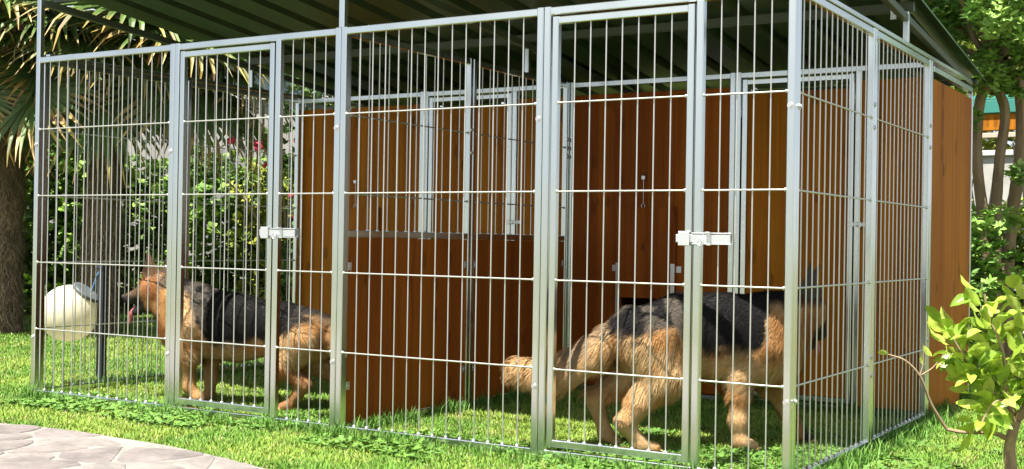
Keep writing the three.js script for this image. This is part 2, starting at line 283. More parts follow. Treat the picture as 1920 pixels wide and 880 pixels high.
const rearB = panel('boarded rear wall panel with door, seen above the divider', [W + 0.001, 0, RZ], 0, g1, 'woodgate');
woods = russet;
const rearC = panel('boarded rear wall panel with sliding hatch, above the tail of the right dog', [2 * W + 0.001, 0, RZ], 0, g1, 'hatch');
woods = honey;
const rearD = panel('boarded rear wall panel with door behind the right dog', [3 * W + 0.001, 0, RZ], 0, g1, 'woodgate');
addBolts(frontA, [[g1 - P / 2, 1.30, 'z'], [g1 - P / 2, 0.30, 'z'], [P / 2, 1.36, 'z'], [P / 2, 0.33, 'z']]);
addBolts(frontB, [[g1 - P / 2, 1.38, 'z'], [g1 - P / 2, 0.33, 'z']]);
addBolts(frontC, [[g1 - P / 2, 1.38, 'z'], [g1 - P / 2, 0.30, 'z']]);
addBolts(frontD, [[g1 - P / 2, 1.39, 'z'], [g1 - P / 2, 0.32, 'z']]);
addBolts(sideA, [[SL - P / 2, 1.50, 'z'], [SL - P / 2, 1.40, 'z'], [SL - P / 2, 0.41, 'z'], [SL - P / 2, 0.33, 'z'], [P / 2, 1.39, 'z'], [P / 2, 0.32, 'z']]);
addBolts(sideB, [[SL - P / 2, 1.50, 'z'], [SL - P / 2, 1.39, 'z'], [SL - P / 2, 0.42, 'z'], [P / 2 - 0.0, 1.79, 'z']]);
addBolts(divA, [[SL - P / 2, 1.46, 'z'], [SL - P / 2, 1.34, 'z'], [P / 2, 1.47, 'z'], [P / 2, 0.36, 'z']]);
addBolts(divB, [[SL - P / 2, 1.49, 'z'], [SL - P / 2, 1.44, 'z'], [SL - P / 2, 1.39, 'z']]);

// ---------------------------------------------------------------- dog house behind the rear wall
{
  const o = thing('dog_house', 'orange stained board house closing the back of the kennel', 'dog house', [0, 0, RZ - P / 2 - 0.012]);
  const D = 0.96, y1 = 1.745;
  const wallRun = (len, place) => { const n = Math.round(len / 0.15), w = len / n; for (let i = 0; i < n; i++) { plankNo++; const m = part('plank', plankG(w - 0.0005, y1 - 0.03, (plankNo * 7) % 11), woods[(plankNo * 5 + (plankNo >> 2)) % 3], o); place(m, w * (i + 0.5)); } };
  wallRun(D, (m, t) => { m.rotation.y = PI / 2; m.position.set(4 * W - 0.012, 0.03, -t); });
  wallRun(D, (m, t) => { m.rotation.y = PI / 2; m.position.set(0.012, 0.03, -t); });
  wallRun(4 * W - 0.05, (m, t) => m.position.set(0.025 + t, 0.03, -D + 0.012));
  wallRun(D - 0.05, (m, t) => { m.rotation.y = PI / 2; m.position.set(2 * W, 0.03, -t); });
  for (const x of [0.012, 4 * W - 0.012]) { part('corner_post', prism(0.024, 0.024, H - 0.05, 0.003), steel, o, [x, 0.0, -D - 0.014]); part('eaves_rail', prismZ(0.03, 0.03, D, 0.003), steel, o, [x, H - 0.035, -D]); }
}

// ---------------------------------------------------------------- roof
const roofY = (z) => 2.25 + 0.122 * z;
{
  const o = thing('kennel_roof', 'sloping dark green corrugated metal roof over the kennel', 'roof');
  const zf = 0.04, zb = -3.22, x0 = -0.07, x1 = 4.25, pitch = 0.27, nS = 4;
  const prof = (x) => { const t = ((x - x0) / pitch) % 1; return t < 0.66 ? 0 : t < 0.74 ? (t - 0.66) / 0.08 : t < 0.92 ? 1 : 1 - (t - 0.92) / 0.08; };
  for (let s = 0; s < nS; s++) {
    const a = x0 + s * 1.08, b = s === nS - 1 ? x1 : a + 1.08, xs = [];
    for (let k = 0; k * pitch + a < b - 1e-6; k++) for (const f of [0, 0.66, 0.74, 0.92]) { const x = a + (k + f) * pitch; if (x < b) xs.push(x); } xs.push(b);
    const th = 0.003, lift = s % 2 * 0.0, pos = [], idx = [], nz = 6;
    for (const side of [0, 1]) for (const x of xs) for (let j = 0; j <= nz; j++) { const z = mixf(zf, zb, j / nz); pos.push(x, roofY(z) + prof(x + 1e-5) * 0.038 + side * th + lift, z); }
    const N = xs.length, M = nz + 1, at = (sd, i, j) => sd * N * M + i * M + j;
    for (const sd of [0, 1]) for (let i = 0; i < N - 1; i++) for (let j = 0; j < nz; j++) { const q = [at(sd, i, j), at(sd, i + 1, j), at(sd, i + 1, j + 1), at(sd, i, j + 1)]; if (sd) idx.push(q[0], q[1], q[2], q[0], q[2], q[3]); else idx.push(q[0], q[2], q[1], q[0], q[3], q[2]); }
    for (let i = 0; i < N - 1; i++) for (const j of [0, nz]) idx.push(at(0, i, j), at(0, i + 1, j), at(1, i, j), at(1, i, j), at(0, i + 1, j), at(1, i + 1, j));
    for (const i of [0, N - 1]) for (let j = 0; j < nz; j++) idx.push(at(0, i, j), at(0, i, j + 1), at(1, i, j), at(1, i, j), at(0, i, j + 1), at(1, i, j + 1));
    let g = new THREE.BufferGeometry(); g.setAttribute('position', new THREE.Float32BufferAttribute(pos, 3)); g.setIndex(idx); g = g.toNonIndexed(); g.computeVertexNormals(); boxUV(g, 0.5, s * 0.3, s * 0.7);
    part('roof_sheet', g, roofPaint, o);
  }
  // edge beams under the sheets, purlins across, posts up from the panels
  const beam = (x, za, ya, zb2, yb, m, w = 0.032) => { const a = V(x, ya, za), b = V(x, yb, zb2), d = b.clone().sub(a); const e = part('edge_beam', cached('beam' + R3(d.length()) + w, () => prism(w, 0.036, d.length(), 0.003)), m, o); e.position.copy(a); e.quaternion.setFromUnitVectors(V(0, 1, 0), d.normalize()); };
  beam(0.018, -0.02, 2.125, -3.16, 1.845, frameGreen); beam(4 * W - 0.018, -0.02, 2.115, -3.10, 1.832, frameGreen); beam(2 * W, -0.02, 2.125, -3.1, 1.845, frameGreen);
  part('purlin', railG(4 * W + 0.04, 0.045, 0.035), frameGreen, o, [-0.02, 2.022, -1.62]); part('purlin', railG(4 * W + 0.04, 0.045, 0.035), frameGreen, o, [-0.02, 2.165, -0.12]);
  part('purlin', railG(4 * W + 0.04, 0.03, 0.03), frameGreen, o, [-0.02, 1.845, -3.13]);
  for (const x of [P / 2, 2 * W, 4 * W - P / 2]) {
    part('roof_post', postG(R3(roofY(0) - H - 0.006)), steel, o, [x, H + 0.001, -0.001]);
    part('roof_post', cached('rp', () => prism(0.028, 0.028, 2.0 - H - 0.002, 0.003)), steel, o, [x, H + 0.001, -1.62]);
  }
  for (const x of [4 * W - P / 2, P / 2]) part('side_rail', prismZ(0.034, 0.022, 3.05, 0.003), steel, o, [x, H + 0.0125, -3.10]);
  part('bracket', merge([prism(0.03, 0.012, 0.05, 0.002), tr(cyl(0.006, 0.03, 7).rotateX(PI / 2), 0, 0.02, 0)]), zincWhite, o, [4 * W - 0.07, 1.965, -1.60]);
}

// ---------------------------------------------------------------- dogs
function surfaceNets(f, lo, hi, h) {
  const n = [0, 1, 2].map((k) => Math.ceil((hi[k] - lo[k]) / h) + 1), [nx, ny, nz] = n, val = new Float32Array(nx * ny * nz), at = (i, j, k) => (k * ny + j) * nx + i;
  for (let k = 0; k < nz; k++) for (let j = 0; j < ny; j++) for (let i = 0; i < nx; i++) val[at(i, j, k)] = f(lo[0] + i * h, lo[1] + j * h, lo[2] + k * h);
  const vid = new Int32Array(nx * ny * nz).fill(-1), pos = [], idx = [];
  const E = [[0, 1], [2, 3], [4, 5], [6, 7], [0, 2], [1, 3], [4, 6], [5, 7], [0, 4], [1, 5], [2, 6], [3, 7]];
  for (let k = 0; k < nz - 1; k++) for (let j = 0; j < ny - 1; j++) for (let i = 0; i < nx - 1; i++) {
    const c = []; let m = 0; for (let q = 0; q < 8; q++) { const v = val[at(i + (q & 1), j + ((q >> 1) & 1), k + (q >> 2))]; c.push(v); if (v < 0) m |= 1 << q; }
    if (m === 0 || m === 255) continue;
    let s = 0, x = 0, y = 0, z = 0;
    for (const [a, b] of E) if ((c[a] < 0) !== (c[b] < 0)) { const t = c[a] / (c[a] - c[b]); x += mixf(a & 1, b & 1, t); y += mixf((a >> 1) & 1, (b >> 1) & 1, t); z += mixf(a >> 2, b >> 2, t); s++; }
    vid[at(i, j, k)] = pos.length / 3; pos.push(lo[0] + (i + x / s) * h, lo[1] + (j + y / s) * h, lo[2] + (k + z / s) * h);
  }
  const quad = (a, b, c, d, flip) => { if (a < 0 || b < 0 || c < 0 || d < 0) return; flip ? idx.push(a, c, b, a, d, c) : idx.push(a, b, c, a, c, d); };
  for (let k = 1; k < nz - 1; k++) for (let j = 1; j < ny - 1; j++) for (let i = 1; i < nx - 1; i++) {
    const v = val[at(i, j, k)] < 0;
    if (v !== val[at(i + 1, j, k)] < 0) quad(vid[at(i, j - 1, k - 1)], vid[at(i, j, k - 1)], vid[at(i, j, k)], vid[at(i, j - 1, k)], !v);
    if (v !== val[at(i, j + 1, k)] < 0) quad(vid[at(i - 1, j, k - 1)], vid[at(i - 1, j, k)], vid[at(i, j, k)], vid[at(i, j, k - 1)], !v);
    if (v !== val[at(i, j, k + 1)] < 0) quad(vid[at(i - 1, j - 1, k)], vid[at(i, j - 1, k)], vid[at(i, j, k)], vid[at(i - 1, j, k)], !v);
  }
  const g = new THREE.BufferGeometry(); g.setAttribute('position', new THREE.Float32BufferAttribute(pos, 3)); g.setIndex(idx); g.computeVertexNormals(); return g;
}
// bones: [a(u,v,w,r), b(u,v,w,r), sideways squash]
const boneDist = (b) => { const [A, B, s = 1] = b, ax = A[0], ay = A[1], az = A[2] / s, dx = B[0] - ax, dy = B[1] - ay, dz = B[2] / s - az, L = dx * dx + dy * dy + dz * dz || 1e-9; return (x, y, z) => { const qx = x - ax, qy = y - ay, qz = z / s - az, t = clamp((qx * dx + qy * dy + qz * dz) / L), ex = qx - dx * t, ey = qy - dy * t, ez = qz - dz * t; return (Math.sqrt(ex * ex + ey * ey + ez * ez) - mixf(A[3], B[3], t)) * (s < 1 ? 0.5 + 0.5 * s : 1); }; };
function dog(label, O, Fd, bones, ears, face, coat, flow, furLen, seed, box) {
  const F = V(Fd[0], 0, Fd[1]).normalize(), o = thing('dog', label, 'dog', [O[0], 0, O[1]]);
  const N = face.flip ? V(-F.z, 0, F.x).negate() : V(-F.z, 0, F.x);       // w points to the photographer's side
  const B = new THREE.Matrix4().makeBasis(F, V(0, 1, 0), N), mirrored = B.determinant() < 0;
  const fs = bones.map(boneDist), K = 0.028;
  const sdf = (x, y, z) => { let d = 9; for (const f of fs) { const e = f(x, y, z), h = Math.max(K - Math.abs(d - e), 0) / K; d = Math.min(d, e) - h * h * K * 0.25; } return d + 0.004 * (vnoise(x * 26, y * 26, z * 26) - 0.5); };
  let g = surfaceNets(sdf, box[0], box[1], 0.0085);
  const paint = (gg, fn) => { const p = gg.attributes.position, c = new Float32Array(p.count * 3); for (let i = 0; i < p.count; i++) c.set(fn(p.getX(i), p.getY(i), p.getZ(i)), i * 3); gg.setAttribute('color', new THREE.BufferAttribute(c, 3)); return gg; };
  paint(g, coat);
  const rnd = rngOf(seed), p = g.attributes.position, nn = g.attributes.normal, ix = g.index.array;
  // ears: cupped triangles
  const extra = ears.map(([b, t, w, col]) => {
    const b0 = V(...b), tp = V(...t), up = tp.clone().sub(b0), side = V(...w), fw = up.clone().cross(side).normalize(), pos = [], id = [], n = 6, m = 5;
    for (let layer = 0; layer < 2; layer++) for (let i = 0; i <= n; i++) for (let j = 0; j <= m; j++) { const q = i / n, s = (j / m - 0.5) * 2, wd = Math.pow(1 - q, 0.62) * (0.75 + 0.55 * Math.sin(PI * Math.min(1, q * 1.4 + 0.2))), cup = (1 - s * s) * 0.022 * (1 - q) + layer * 0.007; const P0 = b0.clone().addScaledVector(up, q).addScaledVector(side, s * wd).addScaledVector(fw, -cup); pos.push(P0.x, P0.y, P0.z); }
    const S = (n + 1) * (m + 1); for (let L = 0; L < 2; L++) for (let i = 0; i < n; i++) for (let j = 0; j < m; j++) { const a = L * S + i * (m + 1) + j, bb = a + m + 1; L ? id.push(a, bb, a + 1, bb, bb + 1, a + 1) : id.push(a, a + 1, bb, bb, a + 1, bb + 1); }
    const e = new THREE.BufferGeometry(); e.setAttribute('position', new THREE.Float32BufferAttribute(pos, 3)); e.setIndex(id); e.computeVertexNormals(); return paint(e, () => col.map((c) => c * (0.8 + 0.4 * rnd())));
  });
  for (const [c, r, col, sc] of face.blobs) extra.push(paint(new THREE.SphereGeometry(r, 10, 8).scale(...(sc || [1, 1, 1])).translate(...c), () => col));
  for (const [pu, pv, pw, tn] of face.paws) for (let i = 0; i < 4; i++) extra.push(paint(new THREE.SphereGeometry(0.0125, 7, 6).scale(1.5, 0.9, 0.8).rotateY((i - 1.5) * -0.12).translate(pu + 0.018 - Math.abs(i - 1.5) * 0.007, pv, pw + (i - 1.5) * 0.0145), () => tn)), extra.push(paint(new THREE.SphereGeometry(0.0045, 5, 4).scale(1.8, 1, 1).translate(pu + 0.037 - Math.abs(i - 1.5) * 0.007, pv - 0.003, pw + (i - 1.5) * 0.0155), () => [0.03, 0.025, 0.02]));
  if (face.tongue) extra.push(paint(limb(face.tongue, [0.012, 0.016, 0.015, 0.006], 8, 8), () => [0.42, 0.12, 0.12]));
  // fur: tufts lying along the coat
  const tri = ix.length / 3, cum = new Float32Array(tri); let tot = 0; const a = V(), b = V(), c = V();
  for (let i = 0; i < tri; i++) { a.fromBufferAttribute(p, ix[3 * i]); b.fromBufferAttribute(p, ix[3 * i + 1]); c.fromBufferAttribute(p, ix[3 * i + 2]); tot += b.sub(a).cross(c.sub(a)).length() / 2; cum[i] = tot; }
  const fp = [], fn = [], fc = [], M = 110000;
  for (let q = 0; q < M; q++) {
    const s = rnd() * tot; let l = 0, h = tri - 1; while (l < h) { const m = (l + h) >> 1; cum[m] < s ? (l = m + 1) : (h = m); }
    let u = rnd(), v = rnd(); if (u + v > 1) { u = 1 - u; v = 1 - v; }
    const I = [ix[3 * l], ix[3 * l + 1], ix[3 * l + 2]], X = V(), n = V();
    [1 - u - v, u, v].forEach((w, k) => { X.addScaledVector(a.fromBufferAttribute(p, I[k]), w); n.addScaledVector(b.fromBufferAttribute(nn, I[k]), w); }); n.normalize();
    const len = furLen(X.x, X.y, X.z) * (0.45 + 0.7 * rnd()); if (len < 0.002) continue;
    const clump = vnoise(X.x * 38, X.y * 38, X.z * 38 + 4), cl2 = vnoise(X.x * 38 + 9, X.y * 38, X.z * 38 + 30);
    const d = V(...flow(X.x, X.y, X.z)); d.addScaledVector(n, -d.dot(n)); if (d.lengthSq() < 1e-6) continue; d.normalize();
    const sd = d.clone().cross(n); d.addScaledVector(sd, (clump - 0.5) * 0.45 + (rnd() - 0.5) * 0.5).addScaledVector(n, 0.16 + 0.26 * rnd()).normalize();
    const wd = 0.0008 + 0.0008 * rnd(), mid = X.clone().addScaledVector(d, len * 0.5).addScaledVector(n, len * 0.1), tip = X.clone().addScaledVector(d, len).addScaledVector(V(0, -1, 0), len * 0.18);
    X.addScaledVector(n, -0.004); const col = coat(X.x, X.y, X.z), k = 0.78 + 0.44 * rnd() + 0.12 * (clump - 0.5);
    const pts = [X.clone().addScaledVector(sd, -wd), X.clone().addScaledVector(sd, wd), mid.clone().addScaledVector(sd, -wd * 0.9), mid.clone().addScaledVector(sd, wd * 0.9), tip];
    for (const t of [0, 1, 3, 0, 3, 2, 2, 3, 4]) { fp.push(pts[t].x, pts[t].y, pts[t].z); fn.push(n.x, n.y, n.z); fc.push(col[0] * k, col[1] * k, col[2] * k); }
  }
  const fur = new THREE.BufferGeometry(); fur.setAttribute('position', new THREE.Float32BufferAttribute(fp, 3)); fur.setAttribute('normal', new THREE.Float32BufferAttribute(fn, 3)); fur.setAttribute('color', new THREE.Float32BufferAttribute(fc, 3));
  g = merge([g, ...extra]);
  if (mirrored) { const ar = g.attributes; for (let i = 0; i < ar.position.count; i += 3) for (const k of ['position', 'normal', 'uv', 'color']) { const t = ar[k], z = t.itemSize; for (let e = 0; e < z; e++) { const s = t.array[(i + 1) * z + e]; t.array[(i + 1) * z + e] = t.array[(i + 2) * z + e]; t.array[(i + 2) * z + e] = s; } } }
  g.applyMatrix4(B); fur.applyMatrix4(B);
  part('body', g, new THREE.MeshStandardMaterial({ vertexColors: true, roughness: 0.75 }), o);
  part('fur', fur, new THREE.MeshPhysicalMaterial({ vertexColors: true, roughness: 0.8, specularIntensity: 0.3, side: THREE.DoubleSide }), o, null, true);
  return o;
}
const TAN = [0.40, 0.205, 0.075], PALE = [0.55, 0.37, 0.19], BLACK = [0.008, 0.007, 0.007], GREY = [0.085, 0.070, 0.055], DEEP = [0.24, 0.09, 0.025];
const blend = (a, b, t) => [mixf(a[0], b[0], t), mixf(a[1], b[1], t), mixf(a[2], b[2], t)];
{ // left dog: seen in profile, mouth open
  const bones = [
    [[0.42, 0.435, 0, 0.185], [0.20, 0.415, 0, 0.165], 0.66], [[0.20, 0.415, 0, 0.165], [-0.05, 0.42, 0, 0.125], 0.68], [[-0.05, 0.42, 0, 0.125], [-0.21, 0.385, 0, 0.125], 0.8], [[0.46, 0.36, 0, 0.13], [0.52, 0.40, 0, 0.12], 0.7],
    [[0.44, 0.50, 0, 0.135], [0.62, 0.585, 0, 0.092], 0.72], [[0.50, 0.44, 0, 0.12], [0.66, 0.545, 0, 0.07], 0.75],
    [[0.66, 0.605, 0, 0.078], [0.70, 0.608, 0, 0.068], 0.85], [[0.71, 0.585, 0, 0.056], [0.828, 0.548, 0, 0.030], 0.8], [[0.70, 0.53, 0, 0.035], [0.79, 0.478, 0, 0.019], 0.8],
    [[-0.30, 0.385, 0, 0.055], [-0.40, 0.27, 0, 0.05]], [[-0.40, 0.27, 0, 0.05], [-0.44, 0.13, 0, 0.03]],
    [[0.44, 0.42, 0.055, 0.085], [0.385, 0.28, 0.072, 0.050]], [[0.385, 0.28, 0.072, 0.050], [0.392, 0.13, 0.09, 0.031]], [[0.392, 0.13, 0.09, 0.031], [0.40, 0.055, 0.09, 0.026]], [[0.40, 0.045, 0.09, 0.028], [0.44, 0.028, 0.09, 0.026]],
    [[0.44, 0.42, -0.075, 0.08], [0.44, 0.26, -0.085, 0.05]], [[0.44, 0.26, -0.085, 0.05], [0.425, 0.11, -0.09, 0.031]], [[0.425, 0.11, -0.09, 0.031], [0.375, 0.055, -0.09, 0.027]], [[0.375, 0.055, -0.09, 0.027], [0.36, 0.03, -0.09, 0.024]],
    [[-0.19, 0.38, 0.075, 0.115], [-0.14, 0.27, 0.10, 0.085]], [[-0.14, 0.27, 0.10, 0.085], [-0.37, 0.155, 0.10, 0.04]], [[-0.37, 0.155, 0.10, 0.038], [-0.365, 0.05, 0.10, 0.026]], [[-0.365, 0.036, 0.10, 0.028], [-0.32, 0.028, 0.10, 0.026]],
    [[-0.19, 0.38, -0.075, 0.10], [-0.09, 0.235, -0.095, 0.062]], [[-0.09, 0.235, -0.095, 0.062], [-0.215, 0.150, -0.09, 0.034]], [[-0.215, 0.150, -0.09, 0.034], [-0.135, 0.045, -0.09, 0.025]], [[-0.135, 0.038, -0.09, 0.027], [-0.095, 0.028, -0.09, 0.026]]];
  const coat = (u, v, w) => {
    const n = fbm(u * 14, v * 14, w * 14, 3) - 0.5, lo = u > 0.30 ? mixf(0.34, 0.60, sst(0.30, 0.50, u)) : u > -0.02 ? mixf(0.355, 0.34, (u + 0.02) / 0.32) : mixf(0.46, 0.355, sst(-0.24, -0.02, u));
    let c = blend(TAN, PALE, sst(0.35, 0.6, fbm(u * 9, v * 9, w * 9 + 3, 3)) * 0.8);
    if (u > 0.56) {                                              // head
      c = blend(DEEP, TAN, sst(0.3, 0.6, fbm(u * 12, v * 12, w * 9, 2)));
      const muzzle = sst(0.722, 0.752, u + n * 0.05), crown = sst(0.655, 0.675, v + n * 0.04) * sst(0.60, 0.66, u) * 0.6, nape = sst(0.60, 0.63, v + n * 0.05) * (1 - sst(0.60, 0.66, u));
      c = blend(c, GREY, Math.max(crown, nape)); c = blend(c, BLACK, Math.max(muzzle * (0.80 + 0.18 * sst(0.575, 0.55, v)), sst(0.545, 0.53, v) * sst(0.71, 0.73, u)));
      return c;
    }
    const saddle = sst(-0.02, 0.03, v - lo + n * 0.10); if (v < 0.30) c = blend(c, v < 0.24 ? TAN : PALE, 0.5);
    c = blend(c, u > 0.33 ? blend(GREY, BLACK, sst(0.5, 0.62, fbm(u * 22, v * 22, w * 20, 2))) : BLACK, saddle);
    if (u < -0.12 && v > lo) c = blend(c, GREY, 0.35);
    if (w < -0.04 && v < 0.24 && u < 0) c = blend(c, DEEP, 0.6);
    return c;
  };
  const flow = (u, v, w) => (v < 0.22 ? [-0.3, -1, 0] : u > 0.62 ? [-1, -0.1, 0] : u > 0.46 ? [-0.7, -1, 0] : u < -0.1 && v < 0.42 ? [-0.6, -1, 0] : [-1, -0.35, 0]);
  const len = (u, v, w) => (u > 0.69 ? 0.006 : u > 0.62 ? 0.016 : v < 0.14 ? 0.007 : v < 0.22 ? 0.014 : u < -0.12 ? 0.042 : u > 0.44 ? 0.04 : v < 0.32 ? 0.032 : 0.024);
  dog('panting tan and black shepherd dog standing in profile in the left compartment', [1.307, -0.45], [-0.95, 0.31], bones,
    [[[0.655, 0.655, 0.042], [0.622, 0.815, 0.058], [0.042, 0.004, 0.014], [0.10, 0.065, 0.04]], [[0.675, 0.66, -0.035], [0.695, 0.81, -0.052], [0.040, -0.004, -0.015], [0.20, 0.12, 0.065]]],
    { flip: false, paws: [[0.448, 0.018, 0.09, [0.40, 0.24, 0.10]], [-0.308, 0.018, 0.10, [0.40, 0.24, 0.10]], [-0.085, 0.018, -0.09, [0.40, 0.24, 0.10]]], blobs: [[[0.853, 0.556, 0], 0.019, [0.008, 0.008, 0.009], [0.9, 0.8, 1]], [[0.752, 0.622, 0.036], 0.0095, [0.012, 0.008, 0.006]], [[0.752, 0.622, -0.036], 0.0095, [0.012, 0.008, 0.006]]], tongue: [[0.745, 0.515, 0.004], [0.79, 0.495, 0.006], [0.822, 0.455, 0.008], [0.826, 0.418, 0.008]] },
    coat, flow, len, 11, [[-0.62, -0.02, -0.26], [0.92, 0.72, 0.26]]);
}
{ // right dog: walking away to the right, tail out behind
  const bones = [
    [[0.27, 0.475, 0, 0.195], [0.06, 0.49, 0, 0.178], 0.66], [[0.06, 0.49, 0, 0.178], [-0.10, 0.515, 0, 0.150], 0.68], [[-0.10, 0.515, 0, 0.150], [-0.26, 0.475, 0, 0.138], 0.8],
    [[0.30, 0.54, 0, 0.140], [0.45, 0.595, -0.005, 0.095], 0.75], [[0.32, 0.44, 0, 0.14], [0.45, 0.54, -0.01, 0.08], 0.75],
    [[0.47, 0.605, -0.01, 0.078], [0.50, 0.60, -0.025, 0.070], 0.9], [[0.505, 0.575, -0.03, 0.055], [0.565, 0.495, -0.08, 0.030], 0.9], [[0.475, 0.53, -0.03, 0.036], [0.525, 0.445, -0.075, 0.020], 0.9],
    [[-0.33, 0.555, 0, 0.06], [-0.47, 0.425, 0, 0.062]], [[-0.47, 0.425, 0, 0.062], [-0.65, 0.325, 0, 0.062]], [[-0.65, 0.325, 0, 0.060], [-0.80, 0.352, 0, 0.036]],
    [[0.24, 0.44, 0.05, 0.085], [0.150, 0.32, 0.058, 0.052]], [[0.150, 0.32, 0.060, 0.052], [0.128, 0.13, 0.078, 0.036]], [[0.128, 0.13, 0.078, 0.036], [0.135, 0.055, 0.085, 0.029]], [[0.14, 0.045, 0.085, 0.031], [0.19, 0.030, 0.085, 0.028]],
    [[0.27, 0.43, -0.08, 0.085], [0.35, 0.28, -0.09, 0.054]], [[0.35, 0.28, -0.09, 0.054], [0.43, 0.14, -0.09, 0.035]], [[0.43, 0.14, -0.09, 0.035], [0.475, 0.06, -0.09, 0.029]], [[0.475, 0.05, -0.09, 0.030], [0.52, 0.032, -0.09, 0.027]],
    [[-0.26, 0.47, 0.075, 0.118], [-0.215, 0.33, 0.105, 0.088]], [[-0.215, 0.33, 0.105, 0.085], [-0.375, 0.145, 0.10, 0.037]], [[-0.375, 0.140, 0.10, 0.037], [-0.305, 0.05, 0.10, 0.029]], [[-0.305, 0.040, 0.10, 0.031], [-0.245, 0.030, 0.10, 0.028]],
    [[-0.26, 0.47, -0.075, 0.115], [-0.30, 0.30, -0.09, 0.078]], [[-0.30, 0.30, -0.09, 0.072], [-0.455, 0.215, -0.09, 0.038]], [[-0.455, 0.215, -0.09, 0.038], [-0.405, 0.075, -0.09, 0.028]], [[-0.405, 0.06, -0.09, 0.029], [-0.365, 0.032, -0.09, 0.027]]];
  const coat = (u, v, w) => {
    const n = fbm(u * 14, v * 14, w * 14 + 7, 3) - 0.5, lo = u > 0.19 ? mixf(0.41, 0.63, sst(0.19, 0.29, u)) : u > 0.02 ? mixf(0.435, 0.41, (u - 0.02) / 0.17) : u > -0.17 ? mixf(0.50, 0.435, (u + 0.17) / 0.19) : 0.515;
    let c = blend(TAN, PALE, sst(0.4, 0.65, fbm(u * 9, v * 9, w * 9 + 13, 3)) * 0.8);
    if (u < -0.42) { c = blend(TAN, PALE, 0.55 + n); c = blend(c, GREY, sst(0.02, 0.06, v - (u < -0.6 ? 0.37 : mixf(0.33, 0.46, sst(-0.6, -0.42, u))) + n * 0.05) * 0.6); }
    else if (u > 0.42) {
      c = blend(DEEP, TAN, sst(0.35, 0.65, fbm(u * 12, v * 12, w * 9, 2)) * 0.5);
      c = blend(c, BLACK, sst(0.61, 0.645, v + n * 0.05) * 0.8);
      c = blend(c, BLACK, sst(0.565, 0.53, v - (u - 0.53) * 0.5 + n * 0.04) * sst(0.47, 0.495, u) * 0.95);
    } else {
      const saddle = sst(-0.025, 0.035, v - lo + n * 0.13);
      c = blend(c, u < -0.12 ? blend(GREY, BLACK, sst(0.42, 0.6, fbm(u * 20, v * 8, w * 20, 2))) : BLACK, saddle);
      if (u > 0.0 && v < lo && v > 0.4) c = blend(c, DEEP, 0.35);
      if (v < 0.2 && u > 0) c = blend(c, PALE, 0.6);
      if (Math.hypot(u + 0.10, v - 0.365, (w - 0.06) * 0.5) < 0.06 && w > 0) c = [0.62, 0.54, 0.44];
    }
    return c;
  };
  const flow = (u, v, w) => (u < -0.4 ? [-0.9, -0.75, 0] : v < 0.24 ? [-0.25, -1, 0] : u > 0.44 ? [-1, -0.3, 0] : u > 0.28 ? [-0.7, -1, 0] : u < -0.14 && v < 0.5 ? [-0.65, -1, 0] : [-1, -0.4, 0]);
  const len = (u, v, w) => (u < -0.42 ? (v > 0.25 ? 0.07 : 0.01) : u > 0.505 ? 0.006 : u > 0.45 ? 0.016 : v < 0.14 ? 0.008 : v < 0.24 ? 0.016 : u < -0.2 && v < 0.5 ? 0.05 : u > 0.28 ? 0.044 : v < 0.38 ? 0.05 : 0.028);
  dog('tan and black shepherd dog walking away behind the right gate, bushy tail out', [3.6, -0.62], [0.74, -0.67], bones,
    [[[0.462, 0.66, 0.035], [0.455, 0.815, 0.058], [0.042, 0.004, 0.016], [0.03, 0.022, 0.016]], [[0.495, 0.655, -0.055], [0.555, 0.805, -0.078], [0.040, -0.008, -0.02], [0.05, 0.035, 0.025]]],
    { flip: false, paws: [[0.20, 0.018, 0.085, [0.40, 0.24, 0.10]], [0.53, 0.02, -0.09, [0.40, 0.24, 0.10]], [-0.235, 0.018, 0.10, [0.40, 0.24, 0.10]], [-0.352, 0.02, -0.09, [0.40, 0.24, 0.10]]], blobs: [[[0.582, 0.492, -0.092], 0.019, [0.008, 0.008, 0.009]], [[0.545, 0.575, 0.012], 0.0095, [0.012, 0.008, 0.006]], [[0.535, 0.58, -0.085], 0.0095, [0.012, 0.008, 0.006]]], tongue: [[0.50, 0.50, -0.05], [0.535, 0.465, -0.075], [0.556, 0.43, -0.085], [0.556, 0.40, -0.088]] },
    coat, flow, len, 23, [[-0.95, -0.02, -0.26], [0.66, 0.74, 0.26]]);
}

// ---------------------------------------------------------------- garden lamp: its globe hangs by the cable against the dark post
{
  const o = thing('garden_lamp', 'dark garden lamp post with its cream globe hanging off by the cable', 'garden lamp', [-0.05, 0, -0.50]);
  part('post', merge([prism(0.046, 0.046, 0.69, 0.006), tr(prism(0.054, 0.054, 0.02, 0.004), 0, 0.69, 0)]), mat(0.022, 0.027, 0.038, { roughness: 0.45 }), o);
  const globe = part('globe', new THREE.SphereGeometry(0.163, 44, 30), matP(0.84, 0.79, 0.62, { roughness: 0.7, transmission: 0.55 }), o, [-0.16, 0.428, 0.10]);
  const ax = V(0.55, 0.78, -0.29).normalize(), q = new THREE.Quaternion().setFromUnitVectors(V(0, 1, 0), ax);
  const cap = part('base_cap', new THREE.LatheGeometry([[0.0001, 0.142], [0.07, 0.142], [0.083, 0.147], [0.086, 0.160], [0.079, 0.168], [0.05, 0.169], [0.04, 0.163], [0.0001, 0.163]].map((a) => new THREE.Vector2(...a)), 32), mat(0.09, 0.105, 0.11, { roughness: 0.5 }), globe); cap.quaternion.copy(q);
  part('cable', limb([[-0.047, 0.55, 0.04], [-0.034, 0.60, 0.032], [-0.016, 0.65, 0.026], [0.0, 0.712, 0.0]], [0.0042, 0.0042], 6), mat(0.10, 0.26, 0.50, { roughness: 0.5 }), o);
}

